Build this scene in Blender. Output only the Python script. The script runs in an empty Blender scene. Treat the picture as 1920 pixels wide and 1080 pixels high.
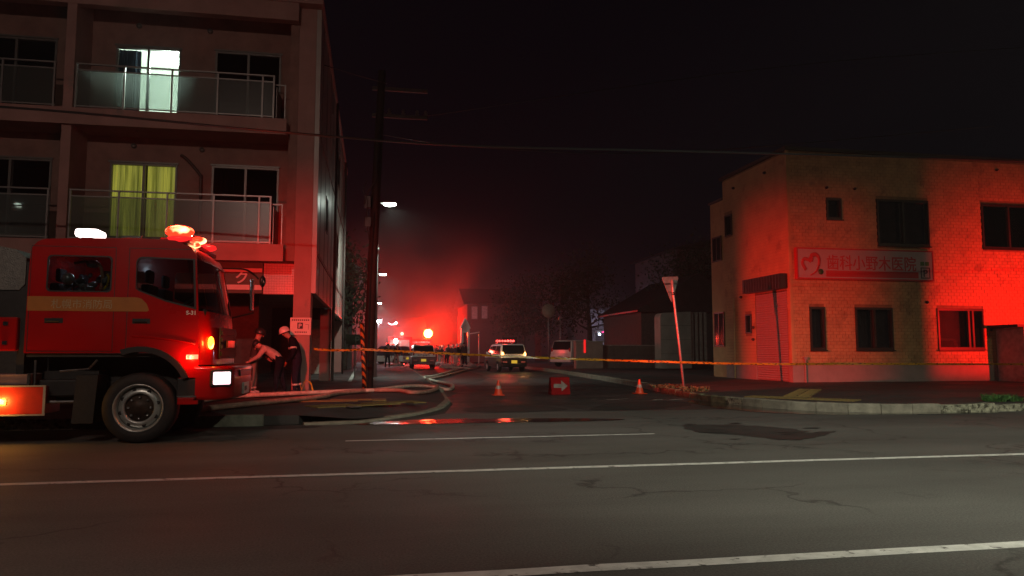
import bpy, bmesh, math, random
from mathutils import Vector, Matrix, geometry
random.seed(7)
PI = math.pi
R = math.radians
sc = bpy.context.scene
COL = sc.collection

# ------------------------------------------------------------------ camera
cam_d = bpy.data.cameras.new('camera')
cam = bpy.data.objects.new('camera', cam_d); COL.objects.link(cam)
cam_d.lens = 26.0; cam_d.sensor_width = 36.0
cam_d.clip_start = 0.05; cam_d.clip_end = 900
cam.location = (0, 0, 1.22)
cam.rotation_euler = (R(90 + 4.86), 0, R(-10.6))
sc.camera = cam
# ------------------------------------------------------------------ night sky
w = bpy.data.worlds.new('World'); sc.world = w; w.use_nodes = True
bg = w.node_tree.nodes['Background']
bg.inputs[0].default_value = (0.52, 0.36, 0.62, 1); bg.inputs[1].default_value = 0.0034
sc.view_settings.view_transform = 'Standard'
try: sc.view_settings.look = 'None'
except Exception: pass
sc.view_settings.exposure = 0.0; sc.view_settings.gamma = 1.0
sc.view_settings.use_curve_mapping = False
sc.cycles.volume_bounces = 0
sc.cycles.max_bounces = 6
sc.cycles.diffuse_bounces = 3
sc.cycles.glossy_bounces = 3
sc.cycles.transparent_max_bounces = 12
sc.cycles.sample_clamp_indirect = 4.0
sc.cycles.caustics_reflective = False
sc.cycles.caustics_refractive = False

# ------------------------------------------------------------------ light helpers
def lamp(kind, loc, power, col, radius=0.08, aim=None, size=None, blend=0.3, square=False):
    d = bpy.data.lights.new('light_source', kind)
    d.energy = power; d.color = col; d.shadow_soft_size = radius
    o = bpy.data.objects.new('light_source', d); COL.objects.link(o); o.location = loc
    if kind == 'SPOT':
        d.spot_size = R(size); d.spot_blend = blend; d.use_square = square
        v = Vector(aim) - Vector(loc)
        o.rotation_euler = v.to_track_quat('-Z', 'Y').to_euler()
    return o

# ------------------------------------------------------------------ materials
MATS = {}
def nd(nt, t, **kw):
    n = nt.nodes.new(t)
    for k, v in kw.items():
        if k in n.inputs: n.inputs[k].default_value = v
        else: setattr(n, k, v)
    return n
def mat(name, col, rough=0.6, metal=0.0, var=0.15, scale=6.0, bump=0.0, bscale=40.0, rvar=0.0, spec=0.5, coat=0.0, col2=None, dirt=None):
    if name in MATS: return MATS[name]
    m = bpy.data.materials.new(name); m.use_nodes = True; MATS[name] = m
    nt = m.node_tree; b = nt.nodes['Principled BSDF']
    b.inputs['Roughness'].default_value = rough; b.inputs['Metallic'].default_value = metal
    b.inputs['Specular IOR Level'].default_value = spec
    b.inputs['Coat Weight'].default_value = coat; b.inputs['Coat Roughness'].default_value = 0.08
    tc = nd(nt, 'ShaderNodeTexCoord')
    n = nd(nt, 'ShaderNodeTexNoise', Scale=scale, Detail=6.0, Roughness=0.62)
    nt.links.new(tc.outputs['Object'], n.inputs['Vector'])
    rp = nd(nt, 'ShaderNodeValToRGB')
    c2 = col2 if col2 else tuple(c * (1 - 2 * var) for c in col)
    c1 = col if col2 else tuple(min(1, c * (1 + var)) for c in col)
    rp.color_ramp.elements[0].position = 0.32; rp.color_ramp.elements[1].position = 0.7
    rp.color_ramp.elements[0].color = (*c2, 1); rp.color_ramp.elements[1].color = (*c1, 1)
    nt.links.new(n.outputs['Fac'], rp.inputs['Fac'])
    last = rp.outputs['Color']
    if dirt:
        n3 = nd(nt, 'ShaderNodeTexNoise', Scale=dirt[1], Detail=8.0, Roughness=0.7)
        nt.links.new(tc.outputs['Object'], n3.inputs['Vector'])
        r3 = nd(nt, 'ShaderNodeValToRGB'); r3.color_ramp.elements[0].position = dirt[2]; r3.color_ramp.elements[1].position = dirt[2] + 0.08
        nt.links.new(n3.outputs['Fac'], r3.inputs['Fac'])
        mx = nd(nt, 'ShaderNodeMixRGB'); mx.inputs[2].default_value = (*dirt[0], 1)
        nt.links.new(r3.outputs['Color'], mx.inputs[0]); nt.links.new(last, mx.inputs[1]); last = mx.outputs[0]
    nt.links.new(last, b.inputs['Base Color'])
    if rvar:
        mr = nd(nt, 'ShaderNodeMapRange'); mr.inputs['From Min'].default_value = 0.35; mr.inputs['From Max'].default_value = 0.65
        mr.inputs['To Min'].default_value = max(0.03, rough - rvar); mr.inputs['To Max'].default_value = min(1, rough + rvar)
        n4 = nd(nt, 'ShaderNodeTexNoise', Scale=scale * 0.37, Detail=5.0)
        nt.links.new(tc.outputs['Object'], n4.inputs['Vector'])
        nt.links.new(n4.outputs['Fac'], mr.inputs['Value']); nt.links.new(mr.outputs[0], b.inputs['Roughness'])
    if bump:
        n2 = nd(nt, 'ShaderNodeTexNoise', Scale=bscale, Detail=5.0)
        nt.links.new(tc.outputs['Object'], n2.inputs['Vector'])
        bp = nd(nt, 'ShaderNodeBump', Strength=bump, Distance=0.02)
        nt.links.new(n2.outputs['Fac'], bp.inputs['Height']); nt.links.new(bp.outputs[0], b.inputs['Normal'])
    return m
def emit(name, col, strength, base=None):
    if name in MATS: return MATS[name]
    m = bpy.data.materials.new(name); m.use_nodes = True; MATS[name] = m
    b = m.node_tree.nodes['Principled BSDF']
    b.inputs['Base Color'].default_value = (*(base or col), 1)
    b.inputs['Emission Color'].default_value = (*col, 1); b.inputs['Emission Strength'].default_value = strength
    b.inputs['Roughness'].default_value = 0.3
    return m
def hot(name, rim, core, strength, freq=3.0):
    """lens of a lamp: noise between a saturated rim colour and a hot core colour"""
    if name in MATS: return MATS[name]
    m = bpy.data.materials.new(name); m.use_nodes = True; MATS[name] = m
    nt = m.node_tree; b = nt.nodes['Principled BSDF']
    tc = nd(nt, 'ShaderNodeTexCoord'); v = nd(nt, 'ShaderNodeTexNoise', Scale=freq, Detail=2.0)
    nt.links.new(tc.outputs['Object'], v.inputs['Vector'])
    r = nd(nt, 'ShaderNodeValToRGB'); r.color_ramp.elements[0].color = (*rim, 1); r.color_ramp.elements[1].color = (*core, 1)
    r.color_ramp.elements[0].position = 0.50; r.color_ramp.elements[1].position = 0.66
    nt.links.new(v.outputs['Fac'], r.inputs['Fac']); nt.links.new(r.outputs[0], b.inputs['Emission Color'])
    b.inputs['Emission Strength'].default_value = strength; b.inputs['Base Color'].default_value = (*rim, 1); b.inputs['Roughness'].default_value = 0.2
    return m
def glass(name, tint=(0.6, 0.65, 0.65), trans=0.75, rough=0.03, diff=0.0, dcol=(0.5, 0.5, 0.5)):
    if name in MATS: return MATS[name]
    m = bpy.data.materials.new(name); m.use_nodes = True; MATS[name] = m
    nt = m.node_tree; out = nt.nodes['Material Output']; nt.nodes.remove(nt.nodes['Principled BSDF'])
    t = nd(nt, 'ShaderNodeBsdfTransparent'); t.inputs[0].default_value = (*[c * trans for c in tint], 1)
    g = nd(nt, 'ShaderNodeBsdfGlossy'); g.inputs['Roughness'].default_value = rough; g.inputs[0].default_value = (0.9, 0.9, 0.9, 1)
    f = nd(nt, 'ShaderNodeFresnel'); f.inputs[0].default_value = 1.5
    mx = nd(nt, 'ShaderNodeMixShader'); nt.links.new(f.outputs[0], mx.inputs[0]); nt.links.new(t.outputs[0], mx.inputs[1]); nt.links.new(g.outputs[0], mx.inputs[2])
    last = mx
    if diff:
        tr = nd(nt, 'ShaderNodeBsdfTranslucent'); tr.inputs[0].default_value = (*dcol, 1)
        df = nd(nt, 'ShaderNodeBsdfDiffuse'); df.inputs[0].default_value = (*[c * 0.6 for c in dcol], 1)
        m2 = nd(nt, 'ShaderNodeMixShader'); m2.inputs[0].default_value = 0.35; nt.links.new(tr.outputs[0], m2.inputs[1]); nt.links.new(df.outputs[0], m2.inputs[2])
        m3 = nd(nt, 'ShaderNodeMixShader'); m3.inputs[0].default_value = diff; nt.links.new(mx.outputs[0], m3.inputs[1]); nt.links.new(m2.outputs[0], m3.inputs[2]); last = m3
    nt.links.new(last.outputs[0], out.inputs['Surface'])
    return m

M_red = mat('fire_red_paint', (0.40, 0.001, 0.001), 0.32, var=0.06, scale=2.0, coat=0.3, rvar=0.08, spec=.3)
M_dark = mat('dark_rubber', (0.012, 0.012, 0.013), 0.75, var=0.2, scale=20, bump=0.2)
M_under = mat('chassis_black', (0.012, 0.011, 0.011), 0.6, var=0.3, scale=9)
M_blackp = mat('black_plastic', (0.02, 0.02, 0.02), 0.4, var=0.1)
M_steel = mat('worn_steel', (0.30, 0.30, 0.30), 0.35, 0.9, var=0.15, scale=14, rvar=0.12)
M_chrome = mat('bright_metal', (0.6, 0.6, 0.6), 0.18, 1.0, var=0.05)
M_alu = mat('aluminium', (0.42, 0.43, 0.42), 0.4, 0.7, var=0.08)
M_white = mat('white_paint', (0.75, 0.75, 0.72), 0.35, var=0.05, coat=0.3)
M_black = mat('black_paint', (0.012, 0.012, 0.014), 0.3, var=0.1, coat=0.5)
M_conc = mat('concrete', (0.26, 0.25, 0.22), 0.85, var=0.18, scale=3, bump=0.3, bscale=30)
M_glass_dark = glass('dark_window_glass', (0.25, 0.25, 0.28), 0.5)
M_glass_car = glass('vehicle_glass', (0.7, 0.75, 0.75), 0.85)
M_yellow = mat('yellow_paint', (0.6, 0.36, 0.03), 0.5, var=0.1)

# ------------------------------------------------------------------ mesh helpers
def new_bm(): return bmesh.new()
def bx(bm, x0, x1, y0, y1, z0, z1, mi=0):
    vs = [bm.verts.new(p) for p in ((x0,y0,z0),(x1,y0,z0),(x1,y1,z0),(x0,y1,z0),(x0,y0,z1),(x1,y0,z1),(x1,y1,z1),(x0,y1,z1))]
    for q in ((3,2,1,0),(4,5,6,7),(0,1,5,4),(1,2,6,5),(2,3,7,6),(3,0,4,7)):
        f = bm.faces.new([vs[i] for i in q]); f.material_index = mi
    return vs
def frame_of(d):
    d = d.normalized(); up = Vector((0, 0, 1)) if abs(d.z) < 0.95 else Vector((1, 0, 0))
    a = d.cross(up).normalized(); return a, a.cross(d).normalized()
def tube(bm, pts, r, n=8, r2=None, cap=True, mi=0, flat=1.0):
    pts = [Vector(p) for p in pts]; rings = []
    for i, p in enumerate(pts):
        d = (pts[min(i + 1, len(pts) - 1)] - pts[max(i - 1, 0)])
        a, b = frame_of(d)
        rr = r if r2 is None else r + (r2 - r) * i / (len(pts) - 1)
        rings.append([bm.verts.new(p + a * math.cos(2*PI*k/n) * rr + b * math.sin(2*PI*k/n) * rr * flat) for k in range(n)])
    for i in range(len(rings) - 1):
        for k in range(n):
            f = bm.faces.new((rings[i][k], rings[i][(k+1) % n], rings[i+1][(k+1) % n], rings[i+1][k])); f.smooth = n > 6; f.material_index = mi
    if cap:
        f = bm.faces.new(rings[0][::-1]); f.material_index = mi
        f = bm.faces.new(rings[-1]); f.material_index = mi
def lathe(bm, prof, c=(0,0,0), axis='z', n=20, mi=0):
    """prof: list of (radius, height)"""
    rings = []
    for r, h in prof:
        ring = []
        for k in range(n):
            a = 2*PI*k/n; u, v = r*math.cos(a), r*math.sin(a)
            p = (u, v, h) if axis == 'z' else ((u, h, v) if axis == 'y' else (h, u, v))
            ring.append(bm.verts.new((p[0]+c[0], p[1]+c[1], p[2]+c[2])))
        rings.append(ring)
    for i in range(len(rings)-1):
        for k in range(n):
            f = bm.faces.new((rings[i][k], rings[i][(k+1)%n], rings[i+1][(k+1)%n], rings[i+1][k])); f.smooth = True; f.material_index = mi
    for rg, pr in ((rings[0], prof[0]), (rings[-1], prof[-1])):
        if pr[0] > .02: continue
        try: f = bm.faces.new(rg); f.material_index = mi
        except Exception: pass
AX = {'xz': lambda u, v, d: (u, d, v), 'yz': lambda u, v, d: (d, u, v), 'xy': lambda u, v, d: (u, v, d)}
def plate(bm, outer, holes, d0, d1, plane='xz', mi=0, top=None):
    """flat plate with holes, thickness from d0 to d1 (top: function (u,v)->extra depth)"""
    loops = [outer] + list(holes); m = AX[plane]; flat = [p for l in loops for p in l]
    tris = geometry.tessellate_polygon([[Vector((p[0], p[1], 0)) for p in l] for l in loops])
    A = [bm.verts.new(m(p[0], p[1], d0)) for p in flat]; B = [bm.verts.new(m(p[0], p[1], d1)) for p in flat]
    for t in tris:
        for L, o in ((A, 1), (B, -1)):
            try: f = bm.faces.new([L[i] for i in t][::o]); f.material_index = mi
            except Exception: pass
    k = 0
    for l in loops:
        n = len(l)
        for i in range(n):
            j = (i+1) % n
            try: f = bm.faces.new((A[k+i], A[k+j], B[k+j], B[k+i])); f.material_index = mi
            except Exception: pass
        k += n
def rect(u0, u1, v0, v1): return [(u0, v0), (u1, v0), (u1, v1), (u0, v1)]
def build(name, bm, m, parent=None, bevel=0, smooth=False, label=None, loc=None, rot=None):
    bmesh.ops.recalc_face_normals(bm, faces=bm.faces)
    me = bpy.data.meshes.new(name); bm.to_mesh(me); bm.free()
    for mm in (m if isinstance(m, (list, tuple)) else [m]): me.materials.append(mm)
    if smooth:
        for p in me.polygons: p.use_smooth = True
    o = bpy.data.objects.new(name, me); COL.objects.link(o)
    if parent: o.parent = parent
    if bevel:
        md = o.modifiers.new('bevel', 'BEVEL'); md.width = bevel; md.segments = 2; md.limit_method = 'ANGLE'; md.angle_limit = R(40)
    if label: o['label'] = label
    if loc: o.location = loc
    if rot: o.rotation_euler = rot
    return o
def thing(name, label, cat, loc=(0,0,0), rz=0, group=None):
    o = bpy.data.objects.new(name, None); COL.objects.link(o); o.empty_display_size = 0.2
    o.location = loc; o.rotation_euler = (0, 0, rz); return tag(o, label, cat, group)
def tag(o, label, cat, group=None):
    o['label'] = label; o['category'] = cat
    if group: o['group'] = group
    return o
def struct(o): o['kind'] = 'structure'; return o
def dup(root, loc, rz, label, group=None):
    def cp(o, par):
        c = o.copy(); COL.objects.link(c); c.parent = par
        for ch in list(o.children): cp(ch, c)
        return c
    r = cp(root, None); r.location = loc; r.rotation_euler = (0, 0, rz); r['label'] = label
    if group: r['group'] = group
    return r
def box(name, x0, x1, y0, y1, z0, z1, m, parent=None, bevel=0, **k):
    b = new_bm(); bx(b, x0, x1, y0, y1, z0, z1); return build(name, b, m, parent, bevel, **k)
def text_obj(name, s, size, m, parent, loc, rot, depth=0.004, bold=0.0, align='LEFT', width=None):
    c = bpy.data.curves.new(name, 'FONT'); c.body = s; c.size = size; c.extrude = depth; c.offset = bold; c.align_x = align
    o = bpy.data.objects.new(name, c); COL.objects.link(o)
    bpy.context.view_layer.update()
    dg = bpy.context.evaluated_depsgraph_get()
    me = bpy.data.meshes.new_from_object(o.evaluated_get(dg)); me.materials.clear(); me.materials.append(m)
    bpy.data.objects.remove(o)
    if width and len(me.vertices):
        xs = [v.co.x for v in me.vertices]; k = width / max(1e-3, max(xs) - min(xs)); x0 = min(xs)
        for v in me.vertices: v.co.x = (v.co.x - x0) * k
    t = bpy.data.objects.new(name, me); COL.objects.link(t); t.location = loc; t.rotation_euler = rot
    if parent: t.parent = parent
    return t
def sheet(name, poly, z, m):
    b = new_bm(); tris = geometry.tessellate_polygon([[Vector((p[0], p[1], 0)) for p in poly]])
    vs = [b.verts.new((p[0], p[1], z)) for p in poly]
    for t in tris:
        f = b.faces.new([vs[i] for i in t])
        f.normal_update()
        if f.normal.z < 0: f.normal_flip()
    me = bpy.data.meshes.new(name); b.to_mesh(me); b.free(); me.materials.append(m)
    o = bpy.data.objects.new(name, me); COL.objects.link(o); return o
def blob(pts, n=6, amp=0.12, seed=0):
    """soften and roughen a closed outline"""
    rnd = random.Random(seed); out = []; N = len(pts)
    for i in range(N):
        p0, p1, p2, p3 = (Vector(pts[(i+j) % N]) for j in (-1, 0, 1, 2))
        for k in range(n):
            t = k / n
            q = 0.5*((2*p1)+(-p0+p2)*t+(2*p0-5*p1+4*p2-p3)*t*t+(-p0+3*p1-3*p2+p3)*t**3)
            out.append((q.x + rnd.uniform(-amp, amp), q.y + rnd.uniform(-amp, amp) * 0.6))
    return out
def smooth_path(pts, n=6):
    out = []; N = len(pts); V = [Vector(p) for p in pts]
    for i in range(N-1):
        p0, p1, p2, p3 = V[max(i-1, 0)], V[i], V[i+1], V[min(i+2, N-1)]
        for k in range(n):
            t = k/n; out.append(0.5*((2*p1)+(-p0+p2)*t+(2*p0-5*p1+4*p2-p3)*t*t+(-p0+3*p1-3*p2+p3)*t**3))
    out.append(V[-1]); return out

# ================================================================== GROUND
def asphalt(name, col, rough, wet=0.0, seam=True):
    m = bpy.data.materials.new(name); m.use_nodes = True; MATS[name] = m
    nt = m.node_tree; b = nt.nodes['Principled BSDF']; L = nt.links
    tc = nd(nt, 'ShaderNodeTexCoord')
    big = nd(nt, 'ShaderNodeTexNoise', Scale=0.35, Detail=6.0, Roughness=0.6)
    mp = nd(nt, 'ShaderNodeMapping'); mp.inputs['Scale'].default_value = (0.35, 1.5, 1)
    L.new(tc.outputs['Object'], mp.inputs[0]); L.new(mp.outputs[0], big.inputs['Vector'])
    fine = nd(nt, 'ShaderNodeTexNoise', Scale=60.0, Detail=3.0, Roughness=0.8); L.new(tc.outputs['Object'], fine.inputs['Vector'])
    r1 = nd(nt, 'ShaderNodeValToRGB'); r1.color_ramp.elements[0].position = .3; r1.color_ramp.elements[1].position = .72
    r1.color_ramp.elements[0].color = (*[c*0.62 for c in col], 1); r1.color_ramp.elements[1].color = (*[c*1.3 for c in col], 1)
    L.new(big.outputs['Fac'], r1.inputs[0])
    r2 = nd(nt, 'ShaderNodeValToRGB'); r2.color_ramp.elements[0].position = .3; r2.color_ramp.elements[1].position = .75
    r2.color_ramp.elements[0].color = (.45, .45, .45, 1); r2.color_ramp.elements[1].color = (1.5, 1.5, 1.5, 1)
    L.new(fine.outputs['Fac'], r2.inputs[0])
    mu = nd(nt, 'ShaderNodeMixRGB', blend_type='MULTIPLY'); mu.inputs[0].default_value = 1; L.new(r1.outputs[0], mu.inputs[1]); L.new(r2.outputs[0], mu.inputs[2])
    # cracks
    vo = nd(nt, 'ShaderNodeTexVoronoi', feature='DISTANCE_TO_EDGE', Scale=0.42)
    dn = nd(nt, 'ShaderNodeTexNoise', Scale=2.2, Detail=4.0); L.new(tc.outputs['Object'], dn.inputs['Vector'])
    va = nd(nt, 'ShaderNodeVectorMath', operation='ADD'); L.new(tc.outputs['Object'], va.inputs[0])
    vs = nd(nt, 'ShaderNodeVectorMath', operation='SCALE'); vs.inputs['Scale'].default_value = 0.8; L.new(dn.outputs['Color'], vs.inputs[0]); L.new(vs.outputs[0], va.inputs[1])
    L.new(va.outputs[0], vo.inputs['Vector'])
    cr = nd(nt, 'ShaderNodeValToRGB'); cr.color_ramp.elements[0].position = 0.0; cr.color_ramp.elements[1].position = 0.016
    cr.color_ramp.elements[0].color = (.35, .35, .35, 1); cr.color_ramp.elements[1].color = (1, 1, 1, 1)
    L.new(vo.outputs['Distance'], cr.inputs[0])
    cm = nd(nt, 'ShaderNodeTexNoise', Scale=0.5, Detail=2.0); L.new(tc.outputs['Object'], cm.inputs['Vector'])
    ck = nd(nt, 'ShaderNodeValToRGB'); ck.color_ramp.elements[0].position = .44; ck.color_ramp.elements[1].position = .54
    L.new(cm.outputs['Fac'], ck.inputs[0])
    mc = nd(nt, 'ShaderNodeMixRGB'); mc.inputs[1].default_value = (1, 1, 1, 1); L.new(ck.outputs[0], mc.inputs[0]); L.new(cr.outputs[0], mc.inputs[2])
    m2 = nd(nt, 'ShaderNodeMixRGB', blend_type='MULTIPLY'); m2.inputs[0].default_value = 1; L.new(mu.outputs[0], m2.inputs[1]); L.new(mc.outputs[0], m2.inputs[2])
    L.new(m2.outputs[0], b.inputs['Base Color'])
    wn = nd(nt, 'ShaderNodeTexNoise', Scale=0.5, Detail=5.0); L.new(tc.outputs['Object'], wn.inputs['Vector'])
    mr = nd(nt, 'ShaderNodeMapRange'); mr.inputs['From Min'].default_value = 0.4; mr.inputs['From Max'].default_value = 0.6
    mr.inputs['To Min'].default_value = rough; mr.inputs['To Max'].default_value = rough - wet; L.new(wn.outputs['Fac'], mr.inputs['Value']); L.new(mr.outputs[0], b.inputs['Roughness'])
    bp = nd(nt, 'ShaderNodeBump', Strength=0.35 if rough > .5 else 0.12, Distance=0.01); L.new(fine.outputs['Fac'], bp.inputs['Height']); L.new(bp.outputs[0], b.inputs['Normal'])
    return m
M_road = asphalt('asphalt_road', (0.092, 0.090, 0.082), 0.85, 0.12)
M_street = asphalt('asphalt_wet_street', (0.060, 0.058, 0.056), 0.62, 0.25)
M_pave = asphalt('asphalt_pavement', (0.040, 0.036, 0.034), 0.85, 0.2)
M_puddle = asphalt('standing_water', (0.012, 0.010, 0.010), 0.10, 0.05)
M_damp = asphalt('damp_asphalt', (0.028, 0.026, 0.024), 0.72, 0.15)
M_line = mat('road_marking_paint', (0.55, 0.55, 0.52), 0.7, var=0.12, scale=8, dirt=((0.07, 0.066, 0.06), 9.0, 0.56))
M_soil = mat('bare_ground', (0.04, 0.036, 0.03), 0.95, var=0.3, scale=0.6)
M_tile = mat('tactile_paving_yellow', (0.26, 0.18, 0.055), 0.85, var=0.25, scale=3, dirt=((0.07, 0.055, 0.03), 5.0, 0.58))

struct(sheet('ground', [(-110, -18), (150, -18), (150, 250), (-110, 250)], -0.012, M_soil))
struct(sheet('main_road', [(-110, -4), (150, -4), (150, 13.4), (8.6, 13.4), (8.2, 14.6), (1.4, 14.6), (0.2, 12.75), (-110, 12.75)], 0.0, M_road))
struct(sheet('side_street', [(1.4, 14.6), (8.2, 14.6), (8.2, 17), (8.0, 18.6), (9.4, 30), (10.6, 60), (12, 200), (2.6, 200), (2.4, 50), (2.1, 30), (2.05, 22), (1.8, 17)], 0.0, M_street))
def slab(name, poly, z, m):
    b = new_bm(); plate(b, poly, [], 0.0, z, 'xy'); return struct(build(name, b, m))
edge = [(-1.2, 12.9, .15), (-0.3, 13.1, .06), (0.6, 14.2, .015), (1.35, 15.8, .015), (1.75, 18, .02), (1.95, 22, .08), (2.0, 30, .15)]
inner = [(-1.2, 12.9), (-0.9, 14.1), (-.35, 15.0), (.15, 16.3), (.55, 18.2), (.95, 22), (2.0, 30)]
kl = [(-110, 12.9)] + inner + [(2.3, 50), (2.5, 200)]
def terrain(x, y):
    if y > 30 or y < 12.9: return .15 if (x < 2.0 and y >= 12.9) else 0.0
    for (a, c, h) , (i0, i1), (a2, c2, h2), (j0, j1) in zip(edge, inner, edge[1:], inner[1:]):
        if c <= y <= c2:
            t = (y-c)/(c2-c); xe, he, xi = a+(a2-a)*t, h+(h2-h)*t, None
            for (p, q), (p2, q2) in zip(inner, inner[1:]):
                if q <= y <= q2: xi = p+(p2-p)*(y-q)/(q2-q)
            if x >= xe: return 0.0
            if xi is None or x <= xi: return .15
            return .15 + (he-.15)*(x-xi)/max(.05, xe-xi)
    return 0.0
PL = slab('pavement', kl + [(-110, 200)], 0.15, M_pave)
b = new_bm(); sub_ = 4
E_ = [Vector(p) for p in edge]; I_ = [Vector((p[0], p[1], .15)) for p in inner]
for i in range(len(E_)-1):
    q = [b.verts.new(v) for v in (I_[i], E_[i], E_[i+1], I_[i+1])]
    for tri in ((0, 1, 2), (0, 2, 3)):
        try: b.faces.new([q[k] for k in tri])
        except Exception: pass
bmesh.ops.remove_doubles(b, verts=b.verts, dist=.001)
struct(build('dropped_pavement', b, M_pave))
kr = [(150, 13.3), (12, 13.15), (10.4, 13.2), (9.5, 13.5), (8.8, 14.3), (8.35, 15.3), (8.15, 16.6), (8.15, 18), (8.35, 20), (9.0, 24), (9.5, 30), (10.2, 40), (10.7, 60), (12.1, 200)]
PR = slab('pavement', kr + [(150, 200)], 0.15, M_pave)
slab('near_pavement', [(-110, -18), (150, -18), (150, -4.2), (-110, -4.2)], 0.14, M_pave)

# kerbs made of single stones
M_kerb = [mat('kerb_concrete', (0.24, 0.22, 0.17), 0.85, var=0.2, scale=5, bump=0.5, bscale=25),
          mat('kerb_concrete_chipped', (0.34, 0.33, 0.24), 0.9, var=0.3, scale=14, bump=0.9, bscale=18, dirt=((0.05, 0.045, 0.03), 11.0, 0.5)),
          mat('kerb_concrete_mossy', (0.15, 0.16, 0.09), 0.9, var=0.3, scale=6, bump=0.6, bscale=20)]
def kerb(name, path, side, step, maxn, chip=lambda p: 0, depth=0.16, top=0.17, parent=None):
    root = bpy.data.objects.new(name, None); COL.objects.link(root); struct(root)
    pts = [Vector((p[0], p[1], 0)) for p in path]; seg = []; acc = 0
    for a, b_ in zip(pts, pts[1:]): seg.append((acc, a, b_)); acc += (b_-a).length
    def at(s):
        for s0, a, b_ in seg:
            if s <= s0 + (b_-a).length + 1e-6: return a + (b_-a).normalized() * (s - s0)
        return pts[-1]
    s = 0; n = 0; far = new_bm(); nf = 0
    while s + step < acc:
        a, b_ = at(s + 0.006), at(s + step - 0.006); d = (b_-a).normalized(); nrm = Vector((-d.y, d.x, 0)) * side
        rg = random.Random(n); dz = rg.uniform(-.008, .008)
        k = chip(a)
        bm = far if n >= maxn else new_bm()
        c = 0.02; h = top + dz - (0.025 * rg.random() if k else 0)
        prof = [(0, -0.02), (0, h - c), (c, h), (depth, h), (depth, -0.02)]
        ra = [bm.verts.new(a + nrm*u + Vector((0, 0, v))) for u, v in prof]; rb = [bm.verts.new(b_ + nrm*(u + (rg.uniform(-.01, .012) if k else 0)) + Vector((0, 0, v - (rg.uniform(0, .03) if k and v > .1 else 0)))) for u, v in prof]
        for i in range(5):
            j = (i+1) % 5; bm.faces.new((ra[i], ra[j], rb[j], rb[i]))
        bm.faces.new(ra[::-1]); bm.faces.new(rb)
        if n < maxn: build('kerb_stone', bm, M_kerb[k], root)
        else: nf += 1
        s += step; n += 1
    if nf: build('kerb_stones', far, M_kerb[0], root)['kind'] = 'stuff'
    else: far.free()
def chipR(p): return 1 if 11.3 < p.x < 14.6 and p.y < 14 else (2 if p.y > 16 and p.y < 21 else (1 if 15 < p.y < 17 else (2 if p.x > 14.6 else 0)))
kerb('kerb', [(p[0], p[1]-0.1) for p in kr[1:1][:0]] + [(26, 13.12), (12, 13.02), (10.3, 13.06), (9.4, 13.36), (8.68, 14.2), (8.24, 15.25), (8.04, 16.6), (8.03, 18), (8.23, 20), (8.9, 24), (9.4, 30), (10.1, 40), (10.6, 60)], -1, 0.62, 78, chipR)
kerb('kerb', [(-16, 12.74), (-1.1, 12.74)], 1, 0.95, 30, lambda p: 1 if p.x < -5.5 else 0, top=0.185)
kerb('kerb', [(-1.1, 12.75), (-0.25, 12.95), (0.7, 14.1), (1.45, 15.7), (1.87, 18), (2.07, 22)], 1, 0.9, 50, top=0.03)
kerb('kerb', [(2.07, 22.05), (2.12, 30), (2.42, 50)], 1, 0.9, 50, top=0.12)
kerb('kerb', [(-14, -4.1), (20, -4.1)], -1, 0.9, 10)

# lane lines
def line(name, x0, x1, y, wd, m=M_line, z=0.004, skew=0.0):
    b = new_bm(); n = max(2, int((x1-x0)/0.5)); rg = random.Random(int(y*100)); up, lo = [], []
    for i in range(n+1):
        x = x0 + (x1-x0)*i/n; j = rg.uniform(-.006, .006)
        lo.append((x, y - wd/2 + j + skew*(x-x0))); up.append((x, y + wd/2 + j + skew*(x-x0)))
    return struct(sheet(name, lo + up[::-1], z, m))
line('lane_line', -0.3, 30, 4.12, 0.13)
line('lane_line', -30, 40, 7.63, 0.115)
line('edge_line', -0.35, 4.1, 10.41, 0.085, skew=0.012)
line('edge_line', -40, -9, 10.45, 0.09)
for a, b_, y in ((5.42, 5.58, 18.1), (5.75, 6.1, 17.85), (6.1, 6.42, 18.05), (6.85, 7.17, 17.62), (7.3, 7.72, 17.62)):
    line('stop_line_fragment', a, b_, y, 0.10, z=0.005, skew=0.3)
line('parking_line', -0.98, -0.85, 31, 0.1, z=0.156).hide_render = False
struct(sheet('parking_bay_line', [(-1.05, 46), (-0.95, 46), (-0.72, 26.5), (-0.86, 26.5)], 0.156, M_line))

# wet places
def wet(name, pts, z, m, amp, seed, n=5): return struct(sheet(name, blob(pts, n, amp, seed), z, m))
wet('gutter_puddle', [(-0.3, 12.74), (0.61, 13.25), (1.95, 13.3), (3.37, 13.1), (4.4, 12.75), (3.64, 12.5), (1.81, 12.56), (0.46, 12.55)], 0.008, M_puddle, 0.05, 3)
wet('gutter_puddle', [(8.0, 16.8), (8.16, 14.96), (8.62, 13.9), (9.6, 13.15), (12.0, 12.9), (12.0, 12.7), (9.5, 12.75), (8.2, 13.1), (7.4, 14.2), (7.3, 16.0), (7.6, 17.2)], 0.008, M_puddle, 0.05, 5)
wet('damp_patch', [(5.0, 11.5), (5.9, 11.45), (6.5, 10.5), (5.62, 9.4), (5.3, 10.0), (4.85, 10.6)], 0.006, M_damp, 0.075, 9, 10)
for k in range(16):
    rg = random.Random(300+k); cx_, cy_, r_ = rg.uniform(4.8, 6.9), rg.uniform(9.6, 11.7), rg.uniform(.03, .16)
    wet('damp_spot', [(cx_-r_*1.6, cy_), (cx_, cy_-r_*.6), (cx_+r_*1.5, cy_), (cx_, cy_+r_*.7)], 0.0102+k*.0003, M_damp, r_*.12, k, 4)
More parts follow.
